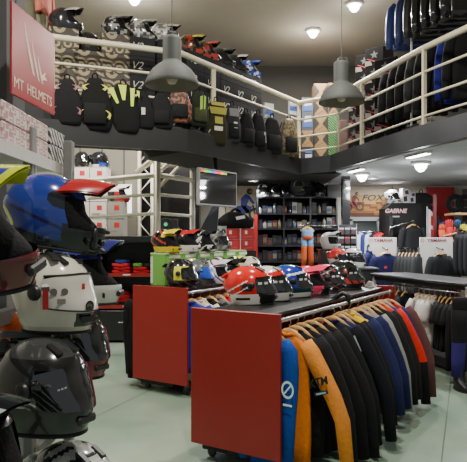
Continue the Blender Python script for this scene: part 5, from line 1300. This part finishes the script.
# poster with desert track
PA, PC = at(350, 186, 11.56), at(392.5, 217.5, 11.56)
po = thing('wall_poster', 'large poster of a rider on golden dunes with FOX lettering', 'poster', ((PA.x + PC.x) / 2, 11.595, PC.z))
pw, phh = PC.x - PA.x, PA.z - PC.z
m = MB(); N = 26; M_ = 14
for j in range(M_):
    for i in range(N):
        u0, u1, v0, v1 = i / N, (i + 1) / N, j / M_, (j + 1) / M_; u, v = (u0 + u1) / 2, (v0 + v1) / 2
        ridge = .16 + .10 * math.sin(u * 4 + .6) ; ridge2 = .42 + .12 * u + .05 * math.sin(u * 9)
        if v < ridge * .6: c = S(76, 42, 20)
        elif v < ridge: c = S(128, 78, 32)
        elif v < ridge2: c = S(156, 106, 48) if math.sin(u * 14 + v * 30) > -.2 else S(108, 64, 30)
        else: c = S(184, 146, 90) if v < .75 else S(190, 178, 156)
        m.face([((u0 - .5) * pw, -.01, v0 * phh), ((u1 - .5) * pw, -.01, v0 * phh), ((u1 - .5) * pw, -.01, v1 * phh), ((u0 - .5) * pw, -.01, v1 * phh)], c)
m.build('print', 'card', po); m = MB(); m.box((0, -.002, phh / 2), (pw + .03, .012, phh + .03), S(90, 80, 66)); m.build('frame', 'satin', po)
lettering('FOX', .17, S(46, 44, 48), po, (.02, -.014, phh * .62), (1, 0, 0), (0, 0, 1), shear=.3, sx=1.25, bold=.003)
def flatfig(t, y, ox, oz, s, jacket, bike, skin=S(60, 54, 50), nm='printed_rider'):
    m = MB(); P2 = lambda L_, c: m.face([(ox + a * s, y, oz + b * s) for a, b in L_], c)
    def wheel(cx, cz, r):
        for k in range(14):
            q0, q1 = 2 * PI * k / 14, 2 * PI * (k + 1) / 14; P2([(cx + r * math.cos(q0), cz + r * math.sin(q0)), (cx + r * math.cos(q1), cz + r * math.sin(q1)), (cx + r * .65 * math.cos(q1), cz + r * .65 * math.sin(q1)), (cx + r * .65 * math.cos(q0), cz + r * .65 * math.sin(q0))], S(34, 32, 32))
    wheel(-.28, .2, .2); wheel(.3, .22, .2)
    P2([(-.3, .34), (-.05, .22), (.12, .26), (.22, .44), (.05, .5), (-.3, .46)], bike); P2([(.2, .5), (.26, .5), (.32, .22), (.28, .2)], S(60, 60, 64))
    P2([(-.12, .48), (.02, .46), (.14, .3), (.06, .24), (-.02, .36)], jacket); P2([(-.12, .48), (.05, .48), (.16, .76), (.02, .84), (-.12, .7)], jacket); P2([(.08, .76), (.16, .74), (.3, .56), (.24, .52), (.16, .6)], jacket)
    m.build(nm, 'ink', t)
    m = MB()
    P3 = [(ox + (.14 + .095 * math.cos(2 * PI * k / 12)) * s, y - .001, oz + (.9 + .095 * math.sin(2 * PI * k / 12)) * s) for k in range(12)]
    m.face(P3, S(70, 66, 64)); m.face([(ox + a * s, y - .002, oz + b * s) for a, b in ((.14, .86), (.24, .86), (.24, .93), (.14, .94))], S(170, 150, 90)); m.build('printed_helmet', 'ink', t)
flatfig(po, -.013, -pw * .40, phh * .2, phh * .62, S(110, 60, 56), S(150, 50, 50))
PA2, PC2 = at(226, 183, 11.56), at(259, 226, 11.56)
po2 = thing('rider_poster', 'cream poster of a motocross rider dressed in blue on the back wall', 'poster', ((PA2.x + PC2.x) / 2, 11.595, PC2.z))
w2, h2 = PC2.x - PA2.x, PA2.z - PC2.z
m = MB()
for j in range(10):
    for i in range(8):
        u, v = (i + .5) / 8, (j + .5) / 10
        c = S(226, 206, 150) if v < .3 else (S(214, 198, 170) if (u + v) % .5 < .25 else S(222, 210, 184))
        m.face([((i / 8 - .5) * w2, -.01, j / 10 * h2), (((i + 1) / 8 - .5) * w2, -.01, j / 10 * h2), (((i + 1) / 8 - .5) * w2, -.01, (j + 1) / 10 * h2), ((i / 8 - .5) * w2, -.01, (j + 1) / 10 * h2)], c)
m.build('print', 'card', po2); m = MB(); m.box((0, -.002, h2 / 2), (w2 + .03, .012, h2 + .03), S(110, 100, 84)); m.build('frame', 'satin', po2)
flatfig(po2, -.013, .05, h2 * .1, h2 * .78, S(50, 56, 160), S(46, 52, 150))

# doorway with clothes below the poster
dx0, dx1 = at(351, 0, 11.5).x, at(391, 0, 11.5).x
DW = (dx0 + dx1) / 2
m = MB(); zt2 = at(0, 219, 11.5).z
m.box((dx0, 11.52, (zt2 + FLOOR) / 2), (.06, .08, zt2 - FLOOR), S(150, 156, 154)); m.box((at(378.5, 0, 11.5).x, 11.52, (zt2 + FLOOR) / 2), (.06, .08, zt2 - FLOOR), S(150, 156, 154)); m.box((dx1, 11.52, (zt2 + FLOOR) / 2), (.08, .08, zt2 - FLOOR), S(190, 192, 188)); m.box((DW, 11.52, zt2), (dx1 - dx0 + .06, .08, .08), S(150, 156, 154))
o = struct('door_1', m, 'satin')
m = MB(); m.box((DW, 11.58, (zt2 + FLOOR) / 2), (dx1 - dx0, .02, zt2 - FLOOR), S(66, 72, 72)); struct('door_2', m, 'satin')
r0, r1 = at(347, 0, 10.9), at(388, 0, 10.9)
rk4 = thing('back_clothes_rail', 'clothes rail of bright jerseys before the grey doorway', 'clothes rail', (r0.x, 10.9, FLOOR)); d = r1 - r0
m = MB(); m.tube([(0, 0, 1.74), (d.x, 0, 1.74)], .012, CHROME); m.build('crossbar', 'metal', rk4, True)
for e in (0, 1): m = MB(); m.tube([(d.x * e, 0, 0), (d.x * e, 0, 1.76)], .014, S(70, 70, 72)); m.build('post', 'satin', rk4, True)
jc = [(S(170, 160, 70), 'olive yellow'), (S(40, 40, 44), 'black'), (S(60, 80, 150), 'blue'), (S(200, 204, 210), 'white'), (S(44, 52, 110), 'navy'), (S(190, 200, 206), 'pale grey'), (S(34, 34, 36), 'charcoal'), (S(170, 40, 70), 'crimson'), (S(216, 60, 50), 'bright red'), (S(36, 36, 40), 'dark slate')]
for k, (c, cn_) in enumerate(jc):
    f = (k + .5) / 10; garment('jersey', cn_ + ' jersey on the rail before the grey doorway', 'jersey', (r0.x + d.x * f, 10.9, 1.72), 1.1, c, length=.8, splay=(.03, .03), group='jerseys before the grey doorway')

# black column with a wire rack
cp_ = at(345.5, 0, 9.75)
m = MB(); m.box((cp_.x, 9.75, (SLAB0 + FLOOR) / 2), (.13, .13, SLAB0 - FLOOR), S(26, 26, 28), None, .004); struct('trim_7', m, 'gloss')
wr = thing('accessory_rack', 'black wire rack with packets around the foot of the black column', 'rack', (cp_.x - .02, 9.55, FLOOR))
for xx in (-.14, .16): m = MB(); m.tube([(xx, 0, 0), (xx, 0, 1.86)], .012, S(34, 34, 36)); m.build('upright', 'satin', wr, True)
for k in range(5): m = MB(); m.tube([(-.14, 0, 1.2 + k * .15), (.16, 0, 1.2 + k * .15)], .008, S(60, 60, 62)); m.build('wire', 'metal', wr, True)
m = MB(); m.box((0, .03, .95), (.32, .01, 1.8), S(28, 28, 30)); m.build('back_mesh', 'matte', wr)
for k in range(9):
    i, j = k % 3, k // 3; t = thing('hang_packet', 'small dark packet on the wire rack by the column, %s of row %s' % (['left', 'middle', 'right'][i], ['one', 'two', 'three'][j]), 'packet', (cp_.x - .11 + i * .1, 9.535, 1.33 + j * .15), 0, 'packets on the wire rack')
    m = MB(); m.box((0, 0, .05), (.08, .014, .11), [S(70, 70, 74), S(46, 46, 50), S(96, 92, 90)][(i + j) % 3] if False else S(58 + 12 * ((i + j) % 3), 58, 60)); m.build('pouch', 'gloss', t); sticker(t, 'header', [(-.04, -.008, .08), (.04, -.008, .08), (.04, -.008, .105), (-.04, -.008, .105)], S(150, 60, 60) if (i * j) % 2 else S(170, 170, 170))

# tall accessory shelving
SX0, SX1, SHY = at(257.5, 0, 10.5).x, at(337, 0, 10.5).x, 10.5
sw = SX1 - SX0
su = thing('accessory_shelving', 'tall black shelving full of small packets along the back wall', 'shelving', ((SX0 + SX1) / 2, SHY + .2, FLOOR))
lv = [at(0, y, SHY).z for y in (262, 246, 229, 214, 197.5)]
for xx in (-sw / 2, -sw / 6, sw / 6, sw / 2): m = MB(); m.box((xx, 0, (lv[-1] - FLOOR) / 2), (.03, .4, lv[-1] - FLOOR), S(24, 24, 26)); m.build('upright', 'satin', su)
for z in [.3, .75] + lv: m = MB(); m.box((0, 0, z - FLOOR), (sw, .42, .025), S(34, 34, 36)); m.build('shelf', 'satin', su)
m = MB(); m.box((0, .2, (lv[-1] - FLOOR) / 2), (sw, .012, lv[-1] - FLOOR), S(22, 22, 24)); m.build('back', 'matte', su)
m = MB(); m.tube([(-.0, -.24, lv[2] - FLOOR + .06), (sw * .5, -.24, lv[2] - FLOOR + .06)], .012, SILVER); m.build('front_rail', 'metal', su, True)
m = MB(); m.box((-sw / 2 - .03, -.1, 1.55), (.06, .25, 1.0), S(176, 36, 38)); m.build('red_side_panel', 'satin', su)
rown = ['lowest seen', 'second', 'third', 'top']
pc = [S(122, 112, 86), S(62, 64, 67), S(34, 36, 46), S(136, 132, 126), S(88, 38, 36), S(48, 48, 50), S(50, 62, 84), S(98, 90, 64), S(32, 32, 34)]
pn = ['beige', 'mid grey', 'navy', 'pale', 'dark red', 'grey', 'steel blue', 'khaki', 'black']
for j in range(4):
    for i in range(16):
        if abs((i + .5) / 16 - 1 / 3) < .02 or abs((i + .5) / 16 - 2 / 3) < .02: pass
        x = -sw / 2 + sw * (i + .5) / 16; k = (i * 5 + j * 7 + (i * j) % 4) % 9
        if j < 2 and k in (0, 3, 7): k = 8
        c = pc[k]; hgt = R.uniform(.12, .21); bottle = (i + j) % 3 == 0 and j >= 2
        lab = '%s %s, %s along the %s shelf of the tall shelving' % (pn[k], 'bottle' if bottle else 'packet', ['first', 'second', 'third', 'fourth', 'fifth', 'sixth', 'seventh', 'eighth', 'ninth', 'tenth', 'eleventh', 'twelfth', 'thirteenth', 'fourteenth', 'fifteenth', 'sixteenth'][i], rown[j])
        t = thing('care_bottle' if bottle else 'accessory_packet', lab, 'bottle' if bottle else 'packet', ((SX0 + SX1) / 2 + x, SHY + .07, lv[j] + .0125), 0, 'packets and bottles on the tall shelving')
        m = MB()
        if bottle:
            m.lathe([(0, 0), (.034, 0), (.036, .01), (.036, hgt * .65), (.014, hgt * .8), (.014, hgt * .86), (0, hgt * .86)], c, 12); m.build('flask', 'gloss', t, True)
            m = MB(); m.lathe([(.016, hgt * .84), (.016, hgt), (0, hgt)], S(30, 30, 30), 10); m.build('cap', 'satin', t)
        else:
            m.box((0, 0, hgt / 2), (.09, .05, hgt), c, None, .006); m.build('pouch', 'gloss', t)
            sticker(t, 'printed_label', [(-.035, -.027, hgt * .25), (.035, -.027, hgt * .25), (.035, -.027, hgt * .7), (-.035, -.027, hgt * .7)], pc[(k + 3) % 9])
zs_ = lv[-1] + .0125
for (px, lab, kd, pf, yw) in ((262.5, 'white and black helmet at the left on the tall shelving', 'mx', splinter(S(226, 226, 222), S(30, 30, 32), S(214, 212, 208), .8), -70), (274, 'black helmet second on the tall shelving', 'road', lambda x, y, z, a: S(200, 200, 198) if z < -.09 else S(28, 28, 30), -60), (284.5, 'black helmet with white trim third on the tall shelving', 'road', lambda x, y, z, a: S(190, 190, 186) if .0 < z < .02 else S(30, 30, 31), -80), (320, 'grey-black helmet right of the tyre on the tall shelving', 'mx', splinter(S(90, 90, 92), S(30, 30, 32), S(44, 44, 46), .5), -110)):
    q = at(px, 0, SHY + .1); helmet('motocross_helmet' if kd == 'mx' else 'full_face_helmet', lab, (q.x, SHY + .1, zs_), math.radians(yw), kd, 1, .95, pf, peak=lambda u, v: S(40, 40, 42), group='helmets on the tall shelving')
q = at(299, 0, SHY + .1); t = thing('tyre', 'knobbly black tyre standing on the tall shelving', 'tyre', (q.x, SHY + .1, zs_))
n = 32; m = MB(); m.tube([(.15 * math.cos(2 * PI * j / n), 0, .205 + .15 * math.sin(2 * PI * j / n)) for j in range(n + 1)], .048, S(34, 34, 35), 8, False)
for j in range(n):
    q_ = 2 * PI * j / n
    for yy in (-.022, .022): m.box((.202 * math.cos(q_), yy, .205 + .202 * math.sin(q_)), (.014, .026, .022), S(40, 40, 40), Matrix.Rotation(-q_, 3, 'Y'))
m.build('tread', 'matte', t, True)
m = MB(); m.tube([(.10 * math.cos(2 * PI * j / n), 0, .205 + .10 * math.sin(2 * PI * j / n)) for j in range(n + 1)], .014, S(120, 120, 118), 8, False); m.build('rim', 'metal', t, True)
q = at(310, 0, SHY + .12); backpack('rucksack', 'dark rucksack between the tyre and the grey helmet on the tall shelving', 'bag', (q.x, SHY + .14, zs_ + .36), .1, (.26, .16, .36), S(46, 46, 44), None, None)
q = at(333, 0, SHY + .1); carton('carton', 'grey box at the right end on the tall shelving', (q.x, SHY + .1, zs_), (.24, .2, .22), 0, S(74, 74, 74))
# red boxes on a black counter
RY = 9.55
c0, c1 = at(222, 0, RY), at(256, 0, RY)
ctr2 = thing('low_counter', 'black counter under the red boxes', 'counter', ((c0.x + c1.x) / 2, RY + .12, FLOOR)); zr = at(0, 250.5, RY).z
m = MB(); m.box((0, 0, (zr - FLOOR) / 2), (c1.x - c0.x, .5, zr - FLOOR), S(26, 26, 27), None, .005); m.build('body', 'satin', ctr2)
for i, (a, b) in enumerate(((225, 240), (241.2, 254.5))):
    for j in range(2):
        p0, p1 = at(a, 0, RY), at(b, 0, RY); hh = .178
        carton('red_box', ['lower', 'upper'][j] + ' ' + ['left', 'right'][i] + ' red box with a white label on the black counter', ((p0.x + p1.x) / 2, RY + .08, zr + j * (hh + .004)), (p1.x - p0.x, .3, hh), 0, S(170, 36, 42), 'card', 'red boxes on the black counter', lambda t, w, d, h: [sticker(t, 'white_label', [(-w * .22, -d / 2 - .002, h * .5), (-w * .05, -d / 2 - .002, h * .5), (-w * .05, -d / 2 - .002, h * .82), (-w * .22, -d / 2 - .002, h * .82)], S(214, 200, 190)), sticker(t, 'pale_line', [(-w * .3, -d / 2 - .002, h * .2), (w * .3, -d / 2 - .002, h * .24), (w * .3, -d / 2 - .002, h * .28), (-w * .3, -d / 2 - .002, h * .24)], S(196, 110, 104))])
zz = zr + .364
q = at(236, 0, RY); t = backpack('gear_bag', 'black gear bag with a white flash lying on the red boxes', 'bag', (q.x - .02, RY + .1, zz + .27), 0, (.62, .24, .27), S(28, 28, 30), [('white_flash', [(.02, .30), (.26, .2), (.28, .38), (.05, .48)], S(220, 220, 218))], None, 'fabric', False)
# number plate
q = at(221, 232, 9.1); t = thing('number_sign', 'small white plate reading 19 above the grey helmet', 'sign', (q.x, 9.1, at(0, 240, 9.1).z))
m = MB(); m.box((0, 0, .11), (.17, .012, .22), S(196, 196, 196), None, .003); m.build('plate', 'satin', t)
lettering('19', .15, S(40, 40, 42), t, (0, -.008, .11), (1, 0, 0), (0, 0, 1), bold=.003)
m = MB(); m.tube([(0, .02, -(at(0, 240, 9.1).z - FLOOR)), (0, .02, .1)], .01, S(60, 60, 62)); m.build('pole', 'satin', t, True)
# hanging two-colour trousers and the white helmet beside them
q = at(307.5, 0, 9.7)
hp = thing('trouser_arm', 'chrome arm holding the blue and orange trousers before the shelving', 'hook', (q.x, 10.25, 1.82))
m = MB(); m.tube([(0, .03, 0), (0, -.55, 0)], .009, CHROME); m.build('rod', 'metal', hp, True)
hanger('tan hanger of the blue and orange trousers', (q.x, 9.72, 1.80), .15, None, w=.16)
trousers('riding_trousers', 'orange trousers with a pale blue waist hanging before the shelving', 'trousers', (q.x, 9.72, 1.78), .15, lambda f: S(110, 150, 186) if f < .27 else S(206, 96, 52), .74, None, .10)
q = at(329, 0, 9.4)
hs = thing('helmet_pedestal', 'black pedestal under the large grey-white helmet', 'stand', (q.x, 9.4, FLOOR)); zp = at(0, 249, 9.4).z
m = MB(); m.box((0, 0, (zp - FLOOR) / 2), (.32, .3, zp - FLOOR), S(28, 28, 29), None, .004); m.build('column', 'satin', hs)
m = MB(); m.box((0, 0, zp - FLOOR - .01), (.36, .34, .02), S(40, 40, 41), None, .003); m.build('cap', 'satin', hs)
helmet('open_helmet', 'grey-white helmet with a wide dark face opening on the black pedestal', (q.x, 9.4, zp), math.radians(-50), 'mx', 1, 1.05, lambda x, y, z, a: S(186, 184, 180), peak=lambda u, v: S(150, 150, 148))

# ================================================================== LAMPS YOU CAN SEE
def spot(label, loc, big=True, ball=False):
    t = thing('spotlight', label, 'light', loc, 0, 'round spotlights')
    m = MB(); m.lathe([(.085, 0), (.10, -.012), (.085, -.03), (.07, -.03), (.066, -.012)], S(214, 214, 212), 24); m.build('trim_ring', 'satin', t, True)
    if ball: t.scale = (1.35, 1.35, 1.35)
    m = MB(); m.lathe([(.068, -.016), (.05, -.02 - (.05 if ball else 0)), (.025, -.022 - (.075 if ball else 0)), (0, -.022 - (.08 if ball else 0))], S(255, 250, 240), 20); m.build('bulb', 'glow', t, True)
# ================================================================== LIGHT
def disk(loc, size, power, col=(1, .95, .86)):
    l = bpy.data.lights.new('disk_light', 'AREA'); l.energy = power; l.size = size; l.color = col; l.shape = 'DISK'
    o = bpy.data.objects.new('disk_light', l); COL.objects.link(o); o.location = loc
def pt(loc, power, col=(1, .95, .86)):
    l = bpy.data.lights.new('point_light', 'POINT'); l.energy = power; l.shadow_soft_size = .06; l.color = col
    o = bpy.data.objects.new('point_light', l); COL.objects.link(o); o.location = loc
UP = [((-1.4, 8.2), 'upper ceiling spotlight behind the left pendant cord'), ((1.31, 9.55), 'upper ceiling spotlight between the two pendant lamps'), ((1.76, 8.45), 'upper ceiling spotlight above the right pendant cord'), ((3.7, 8.0), 'upper ceiling spotlight above the bagged jackets'), ((-2.2, 4.5), 'upper ceiling spotlight over the helmet rack'), ((.5, 4.5), 'upper ceiling spotlight over the near gondola'), ((.3, 1.2), 'upper ceiling spotlight near the viewer')]
for (x, y), lab in UP:
    spot(lab, (x, y, CEIL), ball=True); k_ = .45 if lab.endswith('right pendant cord') or lab.endswith('jackets') else 1; disk((x, y, CEIL - .16), .16, 95 * k_); pt((x, y, CEIL - .42), 16 * k_)
LOW = [(2.52, 7.8, 40, 'lower ceiling spotlight brightest above the black table', SLAB0), (2.04, 9.2, 40, 'lower ceiling spotlight left of the brightest one', SLAB0), (2.36, 9.85, 30, 'lower ceiling spotlight farther back, near the poster', SLAB0), (3.9, 9.0, 28, 'lower ceiling spotlight before the wooden shelf', SLAB0), (.35, 10.3, 16, 'small lower spotlight near the television', SLAB0), (3.5, 6.2, 24, 'lower ceiling spotlight at the right outside the table', SLAB0)]
for (x, y, p, lab, z) in LOW:
    spot(lab, (x, y, z), ball=(p == 40)); disk((x, y, z - .16), .14, p * .72, (.95, .97, 1)); pt((x, y, z - .3), p * .15, (.95, .97, 1))
for (px, py, lab) in ((418, 134, 'strip lamp under the right edge of the upper floor, nearer'), (356, 155.5, 'strip lamp under the right edge of the upper floor, by the column')):
    x, y, hd = railhit(px, .12, range(3, 9))
    t = thing('strip_lamp', lab, 'light', (x, y, SLAB0), hd, 'strip lamps under the upper floor')
    m = MB(); m.box((0, 0, -.012), (.46, .10, .024), S(200, 200, 200), None, .004); m.build('housing', 'satin', t)
    m = MB(); m.box((0, 0, -.028), (.42, .07, .008), S(250, 250, 250)); m.build('diffuser', 'glow', t)
x, y = -2.0, 7.9
disk((2.9, 10.9, SLAB0 - .03), .3, 16, (1, .97, .92)); disk((-2.3, 8.35, 3.6), .3, 40); disk((-1.0, 9.2, 3.4), .3, 14)  # first disk: added light with no fixture, brightens the back wall
w = bpy.data.worlds.new('world'); scene.world = w; w.use_nodes = True
bgn = w.node_tree.nodes['Background']; bgn.inputs['Color'].default_value = (.8, .85, .9, 1); bgn.inputs['Strength'].default_value = .28
scene.view_settings.view_transform = 'AgX'
scene.view_settings.exposure = 0.4
